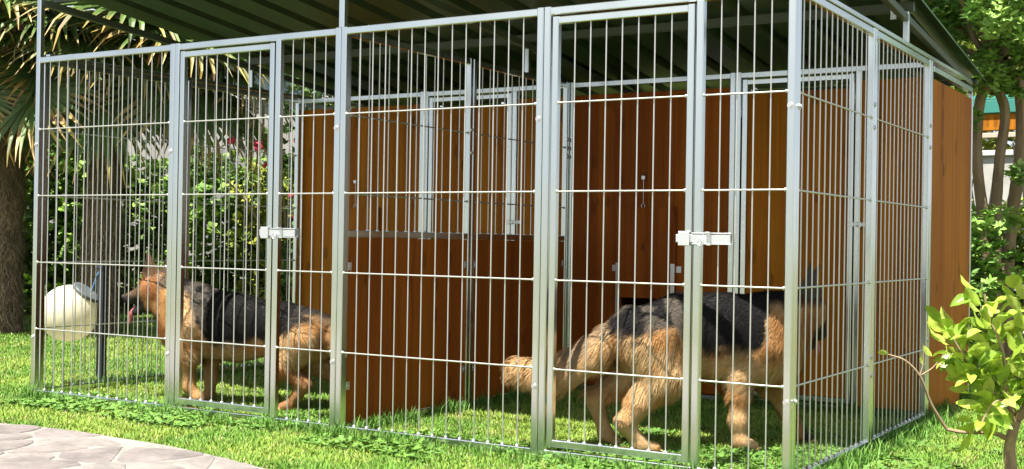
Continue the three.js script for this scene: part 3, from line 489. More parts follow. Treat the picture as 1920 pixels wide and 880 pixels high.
// ---------------------------------------------------------------- foliage tools
function leafG(l, w, fold = 0.25, droop = 0.15) {     // a leaf along +x, folded along its midrib
  const xs = [0, 0.3, 0.68, 1], ws = [0.05, 0.9, 0.78, 0.0], pos = [], idx = [];
  xs.forEach((t, i) => { const y = -droop * l * t * t; pos.push(t * l, y, 0, t * l, y + ws[i] * w * 0.5 * fold, ws[i] * w * 0.5, t * l, y + ws[i] * w * 0.5 * fold, -ws[i] * w * 0.5); });
  for (let i = 0; i < 3; i++) { const a = i * 3, b = a + 3; if (i < 2) { idx.push(a, a + 1, b, b, a + 1, b + 1, a, b, a + 2, b, b + 2, a + 2); } else idx.push(a, a + 1, b, a, b, a + 2); }
  const g = new THREE.BufferGeometry(); g.setAttribute('position', new THREE.Float32BufferAttribute(pos, 3)); g.setIndex(idx); g.computeVertexNormals(); return boxUV(g);
}
const sprigG = (l, w, n, seed) => { const r = rngOf(seed), list = []; for (let i = 0; i < n; i++) { const g = leafG(l * (0.7 + 0.5 * r()), w * (0.7 + 0.5 * r()), 0.2 + 0.3 * r(), 0.2 * r()); g.rotateX((r() - 0.5) * 1.2); g.rotateZ(0.2 + 0.7 * r()); g.rotateY(i / n * 2 * PI + r()); g.translate(0, i / n * l * 0.6, 0); list.push(g); } return merge(list); };
const _o = new THREE.Object3D(), _c = new THREE.Color();
function scatter(name, parent, geo, m, items, stuffy = true) {    // items: [x,y,z,scale,[r,g,b], rx,ry,rz]
  const im = new THREE.InstancedMesh(geo, m, items.length); im.name = name; im.castShadow = im.receiveShadow = true;
  items.forEach((t, i) => { _o.position.set(t[0], t[1], t[2]); _o.rotation.set(t[5], t[6], t[7]); _o.scale.setScalar(t[3]); _o.updateMatrix(); im.setMatrixAt(i, _o.matrix); im.setColorAt(i, _c.setRGB(...t[4])); });
  if (stuffy) im.userData.kind = 'stuff'; parent.add(im); return im;
}
const pick = (r, list) => list[Math.floor(r() * list.length)];
const tintOf = (r, c, s = 0.35) => { const k = 1 - s / 2 + s * r(), h = (r() - 0.5) * 0.18; return [c[0] * k * (1 + h), c[1] * k, c[2] * k * (1 - h)]; };
function clumps(r, blobs, n, cols, sc = [0.7, 1.3], up = 0.6) {   // blobs: [x,y,z, rx,ry,rz]: sprigs near the uneven surface of each blob
  const out = [], vol = blobs.map((b) => Math.pow(b[3] * b[4] * b[5], 0.667)), tot = vol.reduce((a, b) => a + b, 0);
  blobs.forEach((b, k) => {
    const m = Math.round(n * vol[k] / tot), base = pick(r, cols);
    for (let i = 0; i < m; i++) {
      const d = V(r() * 2 - 1, r() * 2 - 1, r() * 2 - 1); if (d.lengthSq() > 1 || d.lengthSq() < 0.01) { i--; continue; } d.normalize();
      const rad = (0.55 + 0.45 * Math.sqrt(r())) * (0.78 + 0.5 * fbm(d.x * 2.2 + b[0] * 3, d.y * 2.2 + b[1] * 3, d.z * 2.2 + b[2] * 3, 3));
      const y = b[1] + d.y * b[4] * rad; if (y < 0.03) continue;
      out.push([b[0] + d.x * b[3] * rad, y, b[2] + d.z * b[5] * rad, mixf(sc[0], sc[1], r()), tintOf(r, r() < 0.7 ? base : pick(r, cols)), (r() - 0.5) * 2 * up, r() * 6.28, (r() - 0.5) * 2 * up]);
    }
  });
  return out;
}
function rowBlobs(r, a, b, h, wdt, step = 0.32, jitter = 0.25) { // a row of blobs filling a hedge between two ground points
  const out = [], L = Math.hypot(b[0] - a[0], b[1] - a[1]), n = Math.max(2, Math.round(L / step)), tx = (b[0] - a[0]) / L, tz = (b[1] - a[1]) / L;
  for (let i = 0; i <= n; i++) for (let y = 0.18; y < h; y += step * 0.85) { const t = i / n, s = (r() - 0.5) * wdt, top = h * (1 - jitter * r() * 0.5); if (y > top) continue; out.push([mixf(a[0], b[0], t) - tz * s + (r() - 0.5) * step * 0.6, y + (r() - 0.5) * 0.1, mixf(a[1], b[1], t) + tx * s + (r() - 0.5) * step * 0.6, step * (0.7 + 0.5 * r()), step * (0.6 + 0.4 * r()), step * (0.7 + 0.5 * r())]); }
  return out;
}
function bush(name, label, cat, pos, blobs, n, geo, m, cols, seed, stems = 5, sc, group) {
  const r = rngOf(seed), o = thing(name, label, cat, [pos[0], 0, pos[1]], 0, group), rel = blobs.map((b) => [b[0] - pos[0], b[1], b[2] - pos[1], b[3], b[4], b[5]]);
  for (let i = 0; i < stems; i++) { const b = pick(r, rel); part('stem', limb([[b[0] * 0.9 + (r() - 0.5) * 0.1, 0, b[2] + (r() - 0.5) * 0.1], [b[0], b[1] * 0.5, b[2] + (r() - 0.5) * 0.1], [b[0] + (r() - 0.5) * 0.2, Math.max(0.3, b[1]), b[2]]], [0.018, 0.012, 0.005], 5, 6), twigBark, o); }
  scatter('foliage', o, geo, m, clumps(r, rel, n, cols, sc)); return o;
}

// ---------------------------------------------------------------- palms on the left
const frondMat = new THREE.MeshStandardMaterial({ vertexColors: true, roughness: 0.55, side: THREE.DoubleSide });
function frondG(seed, R, Lp, dry) {
  const r = rngOf(seed), pos = [], col = [], N = 40, spread = 2.35;
  const push = (p, c) => { pos.push(...p); col.push(...c); };
  const green = [0.075, 0.13, 0.025], gold = [0.36, 0.25, 0.06], brown = [0.20, 0.12, 0.05];
  for (let i = 0; i < N; i++) {
    const a = mixf(-spread, spread, i / (N - 1)) + (r() - 0.5) * 0.05, len = R * (0.74 + 0.26 * Math.cos(a * 0.62)) * (0.88 + 0.2 * r()), wd = 0.019 + 0.007 * r(), drp = 0.25 + 0.75 * r() * r() + (r() < 0.25 ? 0.5 : 0), dryT = dry * (0.35 + 0.75 * r()), tone = 0.75 + 0.5 * r();
    const S = 6, pts = [];
    let x = 0.05, y = 0, ang = 0.12;
    for (let k = 0; k <= S; k++) { const t = k / S, w = wd * (t < 0.5 ? 0.45 + 1.1 * t : (1 - t) * 2 * 0.95 + 0.05); pts.push([x, y, w, t]); const st = len / S; x += Math.cos(ang) * st; y -= Math.sin(ang) * st - 0.012 * (k === 0); ang += drp * (t > 0.35 ? 0.42 : 0.06); }
    const ca = Math.cos(a), sa = Math.sin(a), P = (q, s, up) => [Lp + q[0] * ca - s * q[2] * sa, q[1] + up * q[2] * 0.6, q[0] * sa + s * q[2] * ca];
    const C = (t) => { const k = clamp((t - (1 - dryT)) / 0.18); return blend(green, r() < 0.3 ? brown : gold, k).map((c) => c * tone); };
    for (let k = 0; k < S; k++) { const p = pts[k], q = pts[k + 1], c0 = C(p[3]), c1 = C(q[3]); for (const s of [-1, 1]) { push(P(p, 0, 0), c0); push(P(p, s, 1), c0); push(P(q, 0, 0), c1); push(P(q, 0, 0), c1); push(P(p, s, 1), c0); push(P(q, s, 1), c1); } }
  }
  const pet = limb([[0, 0, 0], [Lp * 0.5, 0.05, 0], [Lp + 0.05, 0, 0]], [0.018, 0.011, 0.008], 5, 5).toNonIndexed(), pp = pet.attributes.position;
  for (let i = 0; i < pp.count; i++) push([pp.getX(i), pp.getY(i), pp.getZ(i)], [0.14, 0.15, 0.04]);
  const g = new THREE.BufferGeometry(); g.setAttribute('position', new THREE.Float32BufferAttribute(pos, 3)); g.setAttribute('color', new THREE.Float32BufferAttribute(col, 3)); g.computeVertexNormals(); return boxUV(g);
}
const fronds = [frondG(1, 0.58, 0.55, 0.25), frondG(2, 0.64, 0.7, 0.45), frondG(3, 0.56, 0.6, 0.15), frondG(4, 0.6, 0.8, 0.6), frondG(5, 0.66, 0.65, 0.35)];
const trunkTex = texture(256, 512, (u, v) => { const a = fbm(u * 40, v * 12, 1, 3), b = fbm(u * 6, v * 14, 6, 3), k = 0.4 + 0.9 * (a - 0.25); return [mixf(0.13, 0.22, b) * k, mixf(0.095, 0.155, b) * k, mixf(0.06, 0.10, b) * k]; });
const palmTrunk = new THREE.MeshStandardMaterial({ map: trunkTex, roughness: 1 });
const fibreMat = new THREE.MeshStandardMaterial({ vertexColors: true, roughness: 0.9, side: THREE.DoubleSide });
function palm(label, x, z, h, rad, nF, seed, extra, lean = [0, 0], big = 1) {
  const r = rngOf(seed), o = thing('palm_tree', label, 'palm tree', [x, 0, z], 0, 'fan palms on the left');
  const tip = V(lean[0], h, lean[1]);
  part('trunk', limb([[0, -0.03, 0], [tip.x * 0.3, h * 0.35, tip.z * 0.3], [tip.x * 0.7, h * 0.7, tip.z * 0.7], tip], [rad * 1.05, rad * 0.95, rad * 0.9, rad * 0.7], 14, 40, 0.16), palmTrunk, o);
  const pos = [], col = []; // hanging fibres and old leaf bases
  for (let i = 0; i < 7000; i++) {
    const y = 0.03 + r() * (h - 0.03), t = y / h, a = r() * 6.28, R0 = rad * (1.02 - 0.3 * t) * (0.96 + 0.16 * vnoise(a * 3, y * 9, seed)), l = 0.05 + r() * 0.11, tw = (r() - 0.5) * 1.3, out = 0.02 + 0.075 * r() * r(), w = 0.0016 + 0.0022 * r();
    const bx = tip.x * t + Math.cos(a) * R0, bz = tip.z * t + Math.sin(a) * R0, ex = tip.x * t + Math.cos(a + tw * 0.5) * (R0 + out), ez = tip.z * t + Math.sin(a + tw * 0.5) * (R0 + out), ey = y + (r() < 0.75 ? -1 : 0.5) * l * (0.4 + 0.6 * r());
    if (ey < 0) continue;
    const k = 0.5 + r(), c = [0.30 * k, 0.22 * k, 0.135 * k], sx2 = -Math.sin(a) * w, sz2 = Math.cos(a) * w;
    pos.push(bx - sx2, y, bz - sz2, bx + sx2, y, bz + sz2, ex, ey, ez); for (let q = 0; q < 3; q++) col.push(...c);
  }
  const fg = new THREE.BufferGeometry(); fg.setAttribute('position', new THREE.Float32BufferAttribute(pos, 3)); fg.setAttribute('color', new THREE.Float32BufferAttribute(col, 3)); fg.computeVertexNormals(); boxUV(fg);
  part('fibre', fg, fibreMat, o, null, true);
  for (let i = 0; i < nF; i++) {
    const el = extra && i < extra.length ? extra[i][1] : mixf(1.2, -0.95, Math.pow((i + 0.5) / nF, 0.8)) + (r() - 0.5) * 0.2, az = extra && i < extra.length ? extra[i][0] : i * 2.39996 + r() * 0.3;
    const f = part('frond', fronds[Math.floor(r() * 5)], frondMat, o, [tip.x + Math.cos(az) * rad * 0.5, tip.y + 0.15 * Math.sin(el), tip.z + Math.sin(az) * rad * 0.5]);
    f.rotation.order = 'YZX'; f.rotation.set((r() - 0.5) * 0.5, -az, el); f.scale.setScalar((0.85 + 0.35 * r()) * big);
  }
}
palm('thick shaggy palm trunk at the left edge with a low fan leaf', -3.72, -2.52, 2.75, 0.165, 26, 301);
palm('dark palm trunk with drooping golden fan leaves behind the left compartment', -3.11, -3.02, 2.85, 0.165, 38, 417, [[-0.55, 0.2], [-0.3, -0.15], [-0.8, 0.05], [-0.55, -0.45], [-0.1, 0.15], [0.25, -0.3], [-1.05, -0.25], [0.6, -0.15], [0.95, -0.4], [-0.45, -0.05], [1.3, -0.2]], [0.12, -0.05], 1.25);

// ---------------------------------------------------------------- hedges and shrubs on the left
const ovalSprig = sprigG(0.075, 0.042, 6, 3), ivySprig = sprigG(0.07, 0.062, 5, 8), fineSprig = sprigG(0.045, 0.022, 7, 13), needleSprig = sprigG(0.06, 0.010, 12, 17);
const leafA = leafMat(1, 1, 1, { transmission: 0.25 }), leafB = leafMat(1, 1, 1, { roughness: 0.4 });
const rH = rngOf(900);
bush('ivy_hedge', 'loose light green leafy hedge before the pale house, left of the dog', 'hedge', [-4.2, -5.4], rowBlobs(rH, [-5.6, -4.9], [-3.5, -6.1], 1.78, 0.5), 5200, ivySprig, leafA, [[0.17, 0.30, 0.05], [0.24, 0.37, 0.07], [0.12, 0.22, 0.045]], 21, 8);
bush('clipped_hedge', 'dense dark clipped hedge with yellow shoots behind the left dog', 'hedge', [-2.3, -6.0], rowBlobs(rH, [-3.5, -5.5], [-0.6, -6.8], 1.42, 0.5), 6500, ovalSprig, leafB, [[0.08, 0.135, 0.02], [0.14, 0.20, 0.025], [0.24, 0.27, 0.035]], 22, 6);
bush('leafy_shrub', 'bright green shrub beside the dark palm trunk at the far left', 'shrub', [-5.4, -4.2], rowBlobs(rH, [-5.8, -3.9], [-5.05, -4.45], 2.3, 0.3, 0.3, 0.6), 2600, ivySprig, leafA, [[0.22, 0.36, 0.06], [0.15, 0.27, 0.05]], 23, 6);
bush('dark_shrub', 'dark shrub in the shade left of the shaggy palm trunk', 'shrub', [-5.2, -2.9], rowBlobs(rH, [-5.9, -2.4], [-4.8, -3.2], 2.1, 0.5), 2600, ivySprig, leafA, [[0.07, 0.13, 0.03], [0.12, 0.20, 0.04]], 24, 6);
bush('tall_conifer', 'tall bronze green conifer behind the left palms', 'tree', [-7.2, -4.6], [[-7.2, 2.6, -4.6, 1.3, 1.6, 1.1], [-8.4, 3.0, -3.6, 1.2, 2.2, 1.1], [-6.9, 1.0, -5.2, 1.1, 1.0, 0.9]], 5200, needleSprig, leafB, [[0.09, 0.085, 0.018], [0.05, 0.075, 0.02]], 25, 4, [1.6, 2.6]);
bush('broadleaf_tree', 'dark broadleaf tree crown behind the palms under the roof edge', 'tree', [-4.6, -8.5], [[-4.9, 3.9, -8.2, 1.4, 0.9, 1.0], [-3.4, 3.7, -9.0, 1.4, 0.9, 1.0], [-6.4, 4.3, -7.4, 1.4, 1.0, 1.0], [-1.6, 3.4, -9.8, 1.5, 1.0, 1.0]], 2600, ovalSprig, leafB, [[0.045, 0.075, 0.02], [0.07, 0.11, 0.025]], 26, 4, [1.2, 2.2]);
{ // rose bush with red blooms and an arching cane
  const r = rngOf(61), o = thing('rose_bush', 'climbing rose with red blooms beside the left end of the rear wall', 'rose bush', [-1.2, 0, -3.5]);
  for (const c of [[[0, 0, 0], [-0.05, 0.8, 0.1], [-0.1, 1.5, 0.2], [-0.3, 1.68, 0.4], [-0.62, 1.45, 0.6]], [[0.05, 0, 0], [0.1, 0.9, 0], [0.12, 1.6, 0.05], [0.0, 2.2, 0.1]], [[-0.05, 0, 0.1], [-0.2, 0.7, 0.1], [-0.35, 1.2, 0.3], [-0.75, 1.63, 0.6]], [[0, 0, 0], [0.25, 0.9, -0.1], [0.3, 1.7, -0.1], [0.2, 2.3, 0.1]]]) part('cane', limb(c, [0.012, 0.009, 0.005], 6, 14), mat(0.20, 0.15, 0.06), o);
  scatter('foliage', o, ovalSprig, leafA, clumps(r, [[0.05, 1.1, 0.1, 0.3, 0.45, 0.3], [0.1, 1.75, 0.1, 0.3, 0.4, 0.3], [0.0, 0.5, 0, 0.3, 0.45, 0.3], [0.25, 2.1, 0, 0.3, 0.3, 0.3]], 520, [[0.09, 0.15, 0.035], [0.06, 0.11, 0.03]], [0.6, 1.0]));
  const petal = merge([0, 1, 2, 3, 4, 5, 6, 7, 8, 9].map((i) => { const g = new THREE.SphereGeometry(0.034 * (i < 5 ? 1 : 0.7), 6, 4, 0, PI, 0.3, 1.6); g.scale(1, 0.9, 0.5); g.translate(0, 0, i < 5 ? 0.02 : 0.010); g.rotateY(i * 1.2566 + (i < 5 ? 0 : 0.6)); return g; }));
  const red = mat(0.42, 0.012, 0.04, { roughness: 0.6, side: THREE.DoubleSide });
  for (let i = 0; i < 9; i++) { const m = part('bloom', petal, red, o, [-0.16 + r() * 0.5, 0.7 + r() * 1.6, 0.15 + r() * 0.28]); m.rotation.set(r() * 1.5, r() * 6, r()); m.scale.setScalar(0.5 + 0.4 * r()); }
  for (const [x, y, z] of [[-0.12, 1.64, 0.38], [-0.08, 1.60, 0.42], [-0.36, 1.66, 0.45]]) { const m = part('bloom', petal, red, o, [x, y, z]); m.scale.setScalar(0.95); m.rotation.set(0.6, 1, 0); }
}
{ // pale house beyond the hedge
  const tx = texture(256, 256, (u, v) => { const k = 0.85 + 0.3 * (fbm(u * 8, v * 8, 3, 4) - 0.5); return [0.34 * k, 0.33 * k, 0.31 * k]; });
  const o = thing('house', 'pale grey rendered house with light blue upper wall beyond the hedge', 'house', [-9.7, 0, -9.7], 0.55);
  part('wall', boxUV(new THREE.BoxGeometry(9, 3.2, 5).translate(0, 1.6, -2.5), 0.3), new THREE.MeshStandardMaterial({ map: tx, roughness: 0.9 }), o);
  part('upper_wall', boxUV(new THREE.BoxGeometry(8.6, 0.55, 4.6).translate(0, 3.48, -2.5)), mat(0.42, 0.58, 0.66), o);
  part('string_course', boxUV(prismX(0.10, 0.08, 9, 0.01).translate(-4.5, 3.15, 0.045)), mat(0.5, 0.48, 0.44), o);
  part('door', boxUV(prism(0.95, 0.08, 2.3, 0.01)), mat(0.20, 0.20, 0.20), o, [1.05, 0, 0.01]);
  part('roof', boxUV(new THREE.BoxGeometry(9.6, 0.18, 5.6).translate(0, 3.85, -2.5)), mat(0.30, 0.13, 0.08), o);
}

// ---------------------------------------------------------------- right side: tree, hedge, carport, conifer, garden wall
{
  const r = rngOf(71), o = thing('garden_tree', 'multi stemmed tree with twisting trunks behind the right wooden wall', 'tree', [4.12, 0, -4.5]);
  const stem = (pts, rads) => part('trunk', limb(pts.map(([x, y, z]) => [x - 4.12, y, z + 4.5]), rads, 9, 30, 0.10), bark, o);
  stem([[4.10, -0.05, -4.52], [4.08, 0.55, -4.50], [4.03, 1.0, -4.46], [3.98, 1.5, -4.40], [4.0, 1.9, -4.40], [4.07, 2.1, -4.45], [4.0, 2.5, -4.5], [3.75, 3.0, -4.5]], [0.044, 0.040, 0.036, 0.034, 0.022]);
  stem([[4.14, -0.05, -4.48], [4.10, 0.66, -4.46], [4.10, 1.15, -4.45], [4.115, 1.5, -4.46], [4.14, 1.82, -4.48], [4.08, 2.02, -4.48], [4.05, 2.4, -4.6], [4.1, 3.0, -4.8]], [0.044, 0.036, 0.034, 0.032, 0.02]);
  stem([[4.18, -0.05, -4.54], [4.16, 0.69, -4.52], [4.19, 1.13, -4.53], [4.24, 1.62, -4.55], [4.22, 2.0, -4.54], [4.17, 2.3, -4.5], [4.1, 2.7, -4.4], [4.05, 3.3, -4.4]], [0.05, 0.043, 0.04, 0.038, 0.024]);
  stem([[4.24, -0.05, -4.5], [4.32, 0.7, -4.5], [4.36, 1.3, -4.55], [4.30, 1.9, -4.58], [4.28, 2.4, -4.6], [4.4, 3.2, -4.7]], [0.04, 0.036, 0.032, 0.028, 0.02]);
  const blobs = [], add = (x, y, z, s) => blobs.push([x - 4.12, y, z + 4.5, s * 1.2, s * 0.7, s * 1.1]);
  for (let i = 0; i < 52; i++) { const a = r() * 6.28, q = Math.sqrt(r()); add(4.1 + Math.cos(a) * q * 1.15, 2.06 + r() * 1.6, -4.5 + Math.sin(a) * q * 1.0, 0.13 + r() * 0.14); }
  for (const [x, y, z, s] of [[3.9, 2.0, -4.2, 0.17], [4.05, 1.98, -4.15, 0.16], [3.72, 2.15, -4.2, 0.2], [4.2, 2.1, -4.2, 0.17], [3.7, 2.45, -4.25, 0.2], [3.9, 1.0, -4.15, 0.14], [3.95, 0.85, -4.1, 0.13], [4.0, 0.7, -4.1, 0.13], [3.9, 1.15, -4.1, 0.09], [3.85, 1.35, -4.1, 0.05], [4.05, 0.9, -4.2, 0.12], [4.18, 1.05, -4.2, 0.12], [4.1, 0.6, -4.1, 0.13], [4.25, 0.75, -4.2, 0.13], [4.3, 1.35, -4.3, 0.1], [3.95, 1.72, -4.2, 0.1], [4.3, 1.95, -4.25, 0.14]]) add(x, y, z, s);
  for (let i = 0; i < 16; i++) { const b = pick(r, blobs); part('branch', limb([[(r() - 0.5) * 0.2, 1.9 + r() * 0.4, (r() - 0.5) * 0.2], [b[0] * 0.5, mixf(2.1, b[1], 0.5), b[2] * 0.5], [b[0], b[1], b[2]]], [0.022, 0.014, 0.005], 6, 8), bark, o); }
  scatter('crown', o, fineSprig, leafA, clumps(r, blobs, 6000, [[0.12, 0.24, 0.035], [0.18, 0.33, 0.055], [0.25, 0.40, 0.09]], [1.0, 1.6]));
}
bush('laurel_hedge', 'dark green hedge behind the twisting trunks at the right', 'hedge', [3.2, -7.0], rowBlobs(rH, [1.6, -6.4], [5.2, -6.9], 1.25, 0.5), 5200, ovalSprig, leafB, [[0.08, 0.15, 0.025], [0.15, 0.24, 0.04], [0.25, 0.33, 0.045]], 31, 6);
bush('yellow_conifer', 'rounded golden yellow conifer bush above the carport beam', 'shrub', [2.2, -15.5], [[2.2, 2.6, -15.5, 1.3, 1.5, 1.0], [1.2, 2.2, -15.2, 1.0, 1.3, 0.9], [3.6, 2.4, -15.9, 1.2, 1.5, 0.9], [2.6, 1.0, -15.3, 1.8, 1.0, 0.8]], 5200, needleSprig, leafA, [[0.34, 0.36, 0.05], [0.25, 0.30, 0.045]], 32, 3, [1.3, 2.0]);
bush('background_tree', 'large dark leafy tree closing the view at the upper right', 'tree', [1.2, -20], [[1.0, 5.6, -20, 3.0, 2.2, 1.6], [4.6, 5.8, -21, 3.0, 2.4, 1.6], [-2.4, 5.4, -19, 2.6, 2.0, 1.6], [2.6, 3.4, -21, 4.5, 2.0, 1.4]], 5200, ovalSprig, leafB, [[0.06, 0.11, 0.03], [0.10, 0.16, 0.035]], 33, 3, [2.2, 3.6]);
{
  const o = thing('carport', 'timber carport with turquoise fascia behind the right tree', 'carport', [2.9, 0, -11.6], -0.06);
  const wd = woods[2];
  part('fascia', prismX(0.16, 0.06, 6, 0.005), mat(0.03, 0.18, 0.145, { roughness: 0.5 }), o, [-2.6, 2.62, 0.06]);
  part('beam', boxUV(prismX(0.20, 0.10, 6, 0.005)), wd, o, [-2.6, 2.43, 0]); part('lower_rail', boxUV(prismX(0.06, 0.08, 6, 0.005)), mat(0.42, 0.34, 0.27), o, [-2.6, 2.27, 0.02]);
  part('roof_deck', boxUV(new THREE.BoxGeometry(6, 0.05, 3).translate(0, 0, -1.5)), mat(0.04, 0.26, 0.2), o, [0.4, 2.735, 0.08]);
  for (const x of [-2.5, 0.5, 3.3]) for (const z of [0, -2.8]) part('post', boxUV(prism(0.12, 0.12, 2.235, 0.006)), wd, o, [x, 0, z]);
}
{
  const tx = texture(256, 256, (u, v) => { const k = 0.85 + 0.35 * (fbm(u * 8, v * 8, 3, 4) - 0.5); return [0.42 * k, 0.41 * k, 0.38 * k]; });
  const o = thing('garden_wall', 'low whitewashed garden wall behind bare stems, under the carport', 'wall', [2.6, 0, -9.4], -0.05);
  part('wall', boxUV(new THREE.BoxGeometry(6, 1.85, 0.2).translate(0, 0.925, 0)), new THREE.MeshStandardMaterial({ map: tx, roughness: 0.9 }), o);
  part('coping', boxUV(prismX(0.06, 0.28, 6.04, 0.01)), mat(0.55, 0.53, 0.5), o, [-3.02, 1.881, 0]);
  const s = thing('stem_screen', 'row of dark bare shrub stems in front of the white garden wall', 'shrub', [2.6, 0, -8.9]), r = rngOf(88);
  for (let i = 0; i < 34; i++) { const x = -1.5 + i * 0.09 + r() * 0.06, h = 1.5 + r() * 0.5; part('stem', limb([[x, 0, 0], [x + (r() - 0.5) * 0.12, h * 0.5, (r() - 0.5) * 0.1], [x + (r() - 0.5) * 0.3, h, (r() - 0.5) * 0.2]], [0.022, 0.018, 0.008], 5, 7), mat(0.05, 0.045, 0.035), s); }
}

// ---------------------------------------------------------------- lemon bush in the right foreground
{
  const r = rngOf(41), B = [4.87, 0, -0.40], o = thing('lemon_bush', 'small lemon bush with glossy light green leaves and white flowers', 'lemon bush', B);
  const L = (pts, rads) => part('branch', limb(pts, rads, 7, 16, 0.05), bark, o);
  part('trunk', limb([[0.0, -0.03, 0], [0.005, 0.1, 0], [0.0, 0.17, 0], [0.02, 0.27, 0.0]], [0.027, 0.022, 0.020, 0.018], 9, 14, 0.12), bark, o);
  const tips = [];
  const U = (a, b, dz = 0) => [a, b, dz]; // local: x along the picture's horizontal, y up
  const ex = V(0.853, 0, -0.522), ez = V(0.522, 0, 0.853), loc = ([a, y, d]) => { const p = ex.clone().multiplyScalar(a).addScaledVector(ez, d); return [p.x, y, p.z]; };
  const br = (pts, rads, n) => { const q = pts.map(loc); L(q, rads); const c = new THREE.CatmullRomCurve3(q.map((p) => V(...p))); tips.push([c, n]); };
  L([[0, 0.20, 0], [-0.06, 0.225, 0.02], [-0.19, 0.23, 0.03], [-0.24, 0.24, 0.04]].map(loc), [0.010, 0.0075, 0.006]);
  L([[-0.24, 0.24, 0.04], [-0.30, 0.33, 0.05], [-0.345, 0.43, 0.06], [-0.40, 0.485, 0.06], [-0.46, 0.505, 0.06]].map(loc), [0.006, 0.005, 0.0035, 0.0025]);
  br([[0.02, 0.26, 0], [-0.04, 0.34, 0.02], [-0.10, 0.40, 0.04], [-0.17, 0.45, 0.05]], [0.014, 0.009, 0.004], 46);
  br([[0.02, 0.26, 0], [0.01, 0.36, -0.04], [-0.04, 0.50, -0.06], [-0.07, 0.72, -0.07]], [0.014, 0.009, 0.004], 46);
  br([[0.02, 0.26, 0], [0.06, 0.38, 0.04], [0.055, 0.54, 0.06], [0.03, 0.75, 0.05]], [0.014, 0.009, 0.004], 34);
  br([[0.02, 0.26, 0], [0.11, 0.36, -0.02], [0.16, 0.52, -0.03], [0.17, 0.74, -0.03]], [0.013, 0.008, 0.004], 40);
  br([[-0.04, 0.34, 0.02], [-0.05, 0.44, 0.08], [-0.08, 0.56, 0.10], [-0.11, 0.62, 0.1]], [0.010, 0.007, 0.003], 28);
  br([[0.06, 0.38, 0.04], [0.10, 0.44, 0.10], [0.12, 0.52, 0.14], [0.10, 0.60, 0.16]], [0.009, 0.006, 0.003], 22);
  br([[0.01, 0.36, -0.04], [-0.06, 0.40, -0.10], [-0.12, 0.50, -0.12], [-0.13, 0.58, -0.12]], [0.009, 0.006, 0.003], 22);
  br([[0.01, 0.30, 0.01], [-0.05, 0.35, 0.06], [-0.11, 0.33, 0.10], [-0.15, 0.27, 0.12]], [0.007, 0.005, 0.003], 20); br([[0.03, 0.30, 0.01], [0.10, 0.36, 0.06], [0.17, 0.36, 0.08], [0.22, 0.31, 0.1]], [0.007, 0.005, 0.003], 22); br([[-0.04, 0.34, 0.02], [-0.13, 0.44, 0.0], [-0.19, 0.53, 0.0], [-0.22, 0.58, 0.0]], [0.007, 0.005, 0.003], 22);
  const leaves = [0, 1, 2, 3].map((i) => { // broader, smoother leaf with a curved blade
    const n = 7, pos = [], idx = [], l = 0.086, w = 0.046 + 0.006 * (i - 1.5);
    for (let k = 0; k <= n; k++) { const t = k / n, ww = Math.pow(Math.sin(PI * Math.pow(t, 0.85)), 0.8) * w * 0.5 + (k === 0 ? 0.002 : 0), y = -(0.08 + 0.1 * i) * l * t * t * 1.4 + 0.02 * t; for (const s of [-1, -0.5, 0, 0.5, 1]) pos.push(t * l, y + Math.abs(s) * ww * (0.30 + 0.06 * i) + 0.0015 * Math.sin(t * 15 + s * 3 + i), s * ww); }
    for (let k = 0; k < n; k++) for (let s = 0; s < 4; s++) { const a = k * 5 + s, b = a + 5; idx.push(a, a + 1, b, b, a + 1, b + 1); }
    const g = new THREE.BufferGeometry(); g.setAttribute('position', new THREE.Float32BufferAttribute(pos, 3)); g.setIndex(idx); g.computeVertexNormals(); return boxUV(g);
  });
  const lm = [[0.32, 0.46, 0.05], [0.40, 0.52, 0.07], [0.22, 0.36, 0.04], [0.46, 0.56, 0.11]].map((c) => leafMat(...c, { transmission: 0.4, roughness: 0.38 }));
  const put = (p, dir, s, m) => { const f = part('leaf', pick(r, leaves), m || pick(r, lm), o, [p.x, p.y, p.z]); f.quaternion.setFromUnitVectors(V(1, 0, 0), dir.normalize()).multiply(new THREE.Quaternion().setFromAxisAngle(V(1, 0, 0), (r() - 0.5) * 1.5)); f.scale.setScalar(s); };
  for (const [c, n] of tips) for (let i = 0; i < n; i++) {
    const t = 0.12 + 0.88 * Math.pow((i + r()) / n, 0.8), p = c.getPoint(Math.min(1, t)), T = c.getTangent(Math.min(1, t)), a = r() * 6.28, d = V(Math.cos(a), 0.15 + 0.5 * r(), Math.sin(a)).addScaledVector(T, 0.5); if (r() < 0.2) d.y -= 0.9;
    const p2 = p.clone().addScaledVector(d, 0.012 + 0.035 * r()); put(p2, d, 0.6 + 0.65 * r());
  }
  for (const [a, y, d, dx, dy, s] of [[-0.46, 0.505, 0.06, -0.5, 0.12, 0.5], [-0.33, 0.47, 0.06, -0.3, 0.9, 0.5], [-0.30, 0.50, 0.06, 0.8, 0.3, 0.8], [-0.30, 0.50, 0.05, -0.5, 0.6, 0.6], [-0.19, 0.50, 0.06, -1, -0.1, 1.3], [-0.16, 0.56, 0.06, -1, 0.15, 1.0], [-0.14, 0.30, 0.06, 0.4, -1, 1.1], [-0.10, 0.30, 0.06, 0.1, -1, 1.2], [-0.12, 0.36, 0.06, -1, 0.05, 1.0], [-0.14, 0.43, 0.06, -0.9, -0.35, 1.1]]) { const q = loc([a, y, d]), dir = V(...loc([dx, dy, 0.15])); put(V(...q), dir, s, lm[s > 0.7 ? 1 : 3]); }
  for (const pts of [[[-0.345, 0.43, 0.06], [-0.335, 0.47, 0.06], [-0.335, 0.52, 0.06]], [[-0.345, 0.43, 0.06], [-0.30, 0.46, 0.06], [-0.27, 0.50, 0.06]]]) L(pts.map(loc), [0.0035, 0.002]);
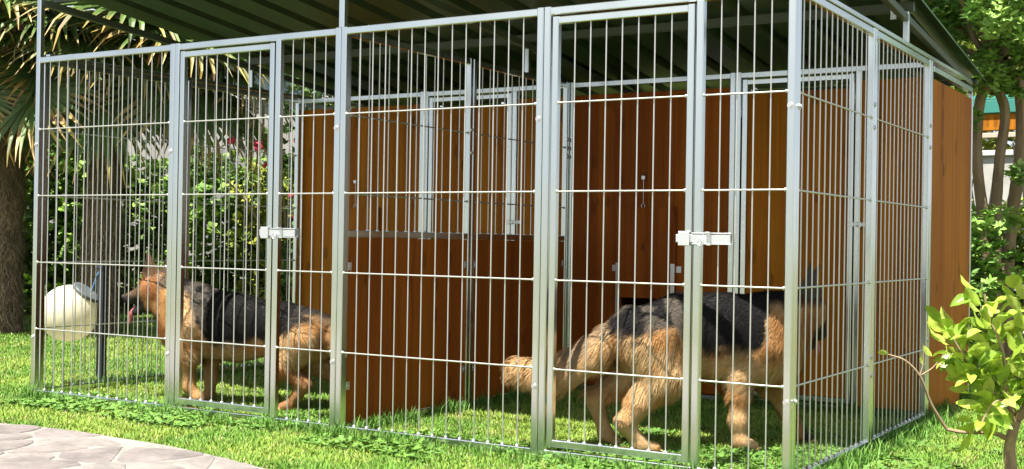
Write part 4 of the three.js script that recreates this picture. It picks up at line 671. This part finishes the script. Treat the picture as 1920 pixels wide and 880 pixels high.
  const petal = (() => { const list = []; for (let i = 0; i < 5; i++) { const g = leafG(0.020, 0.010, 0.3, -0.3); g.rotateZ(0.35); g.rotateY(i * 1.2566); list.push(g); } list.push(cyl(0.003, 0.010, 6)); return merge(list); })();
  const white = mat(0.82, 0.82, 0.78, { side: THREE.DoubleSide, roughness: 0.6 });
  for (const [a, y, d] of [[-0.25, 0.495, 0.08], [-0.27, 0.465, 0.08], [-0.255, 0.51, 0.06], [0.06, 0.46, 0.14], [-0.05, 0.335, 0.1], [0.02, 0.60, 0.1]]) { const f = part('flower', petal, white, o, loc([a, y, d])); f.rotation.set(0.7 + r(), r() * 6, r() - 0.5); f.scale.setScalar(0.9 + 0.5 * r()); }
}

// ---------------------------------------------------------------- grass
{
  const r = rngOf(2024), cam = camera.position, fw = V(-Math.sin(0.549), 0, -Math.cos(0.549)), rt = V(Math.cos(0.549), 0, -Math.sin(0.549));
  const tuft = (seed, n, h, w, sp) => { const q = rngOf(seed), pos = []; for (let i = 0; i < n; i++) { const a = q() * 6.28, x = (q() - 0.5) * sp, z = (q() - 0.5) * sp, hh = h * (0.55 + 0.7 * q()), ln = hh * (0.25 + 0.9 * q()), ca = Math.cos(a), sa = Math.sin(a), ww = w * (0.7 + 0.6 * q()), mx = x + ca * ln * 0.35, mz = z + sa * ln * 0.35, tx = x + ca * ln, tz = z + sa * ln; pos.push(x - sa * ww, 0, z + ca * ww, x + sa * ww, 0, z - ca * ww, mx + sa * ww, hh * 0.62, mz - ca * ww, x - sa * ww, 0, z + ca * ww, mx + sa * ww, hh * 0.62, mz - ca * ww, mx - sa * ww, hh * 0.62, mz + ca * ww, mx - sa * ww, hh * 0.62, mz + ca * ww, mx + sa * ww, hh * 0.62, mz - ca * ww, tx, hh, tz); } const g = new THREE.BufferGeometry(); g.setAttribute('position', new THREE.Float32BufferAttribute(pos, 3)); g.computeVertexNormals(); return boxUV(g); };
  const tufts = [tuft(1, 7, 0.021, 0.0017, 0.035), tuft(2, 7, 0.026, 0.0016, 0.035), tuft(3, 6, 0.018, 0.0019, 0.03)], tall = tuft(7, 6, 0.070, 0.0018, 0.05);
  const gm = leafMat(1, 1, 1, { roughness: 0.6, transmission: 0.2 });
  const inHouse = (x, z) => x > 0.02 && x < 4 * W - 0.02 && z < RZ - 0.02 && z > RZ - 1.0;
  const sets = [[], [], []], clover = [], high = [];
  const zones = [[4.3, 6.6, 5200, 1], [6.6, 9.2, 3200, 1.1], [9.2, 14, 1500, 1.3], [14, 26, 260, 2.2]];
  for (const [d0, d1, den, sc] of zones) {
    const tanw = 0.47, area = tanw * (d1 * d1 - d0 * d0), n = Math.round(area * den);
    for (let i = 0; i < n; i++) {
      const d = Math.sqrt(d0 * d0 + r() * (d1 * d1 - d0 * d0)), s = (r() * 2 - 1) * tanw * d, x = cam.x + fw.x * d + rt.x * s, z = cam.z + fw.z * d + rt.z * s;
      const pe = pavingEdge(x); if (z > pe + 0.02 * (r() - 0.3) || inHouse(x, z)) continue;
      const pt = fbm(x * 2.2, z * 2.2, 3, 3), p2 = fbm(x * 7, z * 7, 9, 2), yel = sst(0.42, 0.62, pt * 0.6 + p2 * 0.4);
      if (r() < 0.12 * sst(0.6, 0.75, p2)) continue;
      const base = r() < 0.06 ? [0.42, 0.37, 0.17] : blend([0.125, 0.26, 0.03], [0.255, 0.36, 0.052], clamp(yel * 0.85 + (r() - 0.5) * 0.4));
      sets[Math.floor(r() * 3)].push([x, 0.0, z, sc * (0.75 + 0.5 * r()), tintOf(r, base, 0.4), (r() - 0.5) * 0.3, r() * 6.28, (r() - 0.5) * 0.3]);
    }
  }
  // taller unmown grass and clover along the bottom rails
  const rail = (ax, az, bx, bz, n, spread, side) => { for (let i = 0; i < n; i++) { const t = r(), q = (r() + r() + r() - 1.5) / 1.5 * spread + side, dx = bx - ax, dz = bz - az, l = Math.hypot(dx, dz), x = ax + dx * t - dz / l * q, z = az + dz * t + dx / l * q; if (vnoise(x * 5, z * 5, 4) < 0.34) continue; high.push([x, 0, z, 0.55 + 0.65 * r(), tintOf(r, [0.10, 0.22, 0.03], 0.5), (r() - 0.5) * 0.4, r() * 6.28, (r() - 0.5) * 0.4]); } };
  rail(0, 0.08, 4.3, 0.08, 420, 0.12, 0.03); rail(4.24, 0, 4.24, -2.1, 240, 0.10, 0.03); rail(2.16, -0.05, 2.16, -2.0, 260, 0.06, 0.0); rail(-0.02, 0, -0.02, -2.1, 700, 0.07, 0); rail(4.22, -2.1, 4.22, -3.1, 350, 0.05, -0.03); rail(2.2, -2.06, 4.1, -2.06, 300, 0.04, 0);
  for (let i = 0; i < 11000; i++) { const x = 0.2 + r() * 4.5, z = 0.34 - Math.pow(r(), 1.3) * 0.55 + 0.12 * (fbm(x * 3, 1, 1, 2) - 0.5); const k = fbm(x * 3.5, z * 3.5, 6, 3); if (k < 0.34 + 0.26 * r() || z > 0.4) continue; clover.push([x, 0.012 + 0.024 * r(), z, 0.5 + 0.75 * r(), tintOf(r, [0.11, 0.23, 0.03], 0.6), (r() - 0.5) * 0.9, r() * 6.28, (r() - 0.5) * 0.9]); }
  for (let i = 0; i < 3500; i++) { const x = 3.2 + r() * 1.5, z = -r() * 1.3; if (fbm(x * 3, z * 3, 16, 3) < 0.47) continue; clover.push([x, 0.012 + 0.02 * r(), z, 0.5 + 0.6 * r(), tintOf(r, [0.10, 0.21, 0.03], 0.5), (r() - 0.5) * 0.9, r() * 6.28, (r() - 0.5) * 0.9]); }
  const trifoil = merge([0, 1, 2].map((i) => { const g = new THREE.CircleGeometry(0.0085, 7).rotateX(-PI / 2); g.scale(1.15, 1, 0.9); g.translate(0.0095, 0, 0); g.rotateZ(0.15); g.rotateY(i * 2.094); return g; }));
  const S = (o, label, cat) => { o.userData = { kind: 'stuff', label, category: cat }; };
  sets.forEach((it, i) => S(scatter(numbered('grass'), scene, tufts[i], gm, it), 'short mown lawn grass inside and around the kennel', 'grass'));
  S(scatter('tall_grass', scene, tall, gm, high), 'longer grass growing along the kennel rails', 'grass');
  S(scatter('clover', scene, trifoil, gm, clover), 'clover leaves in the grass along the kennel front', 'clover');
}
renderer.render(scene, camera);
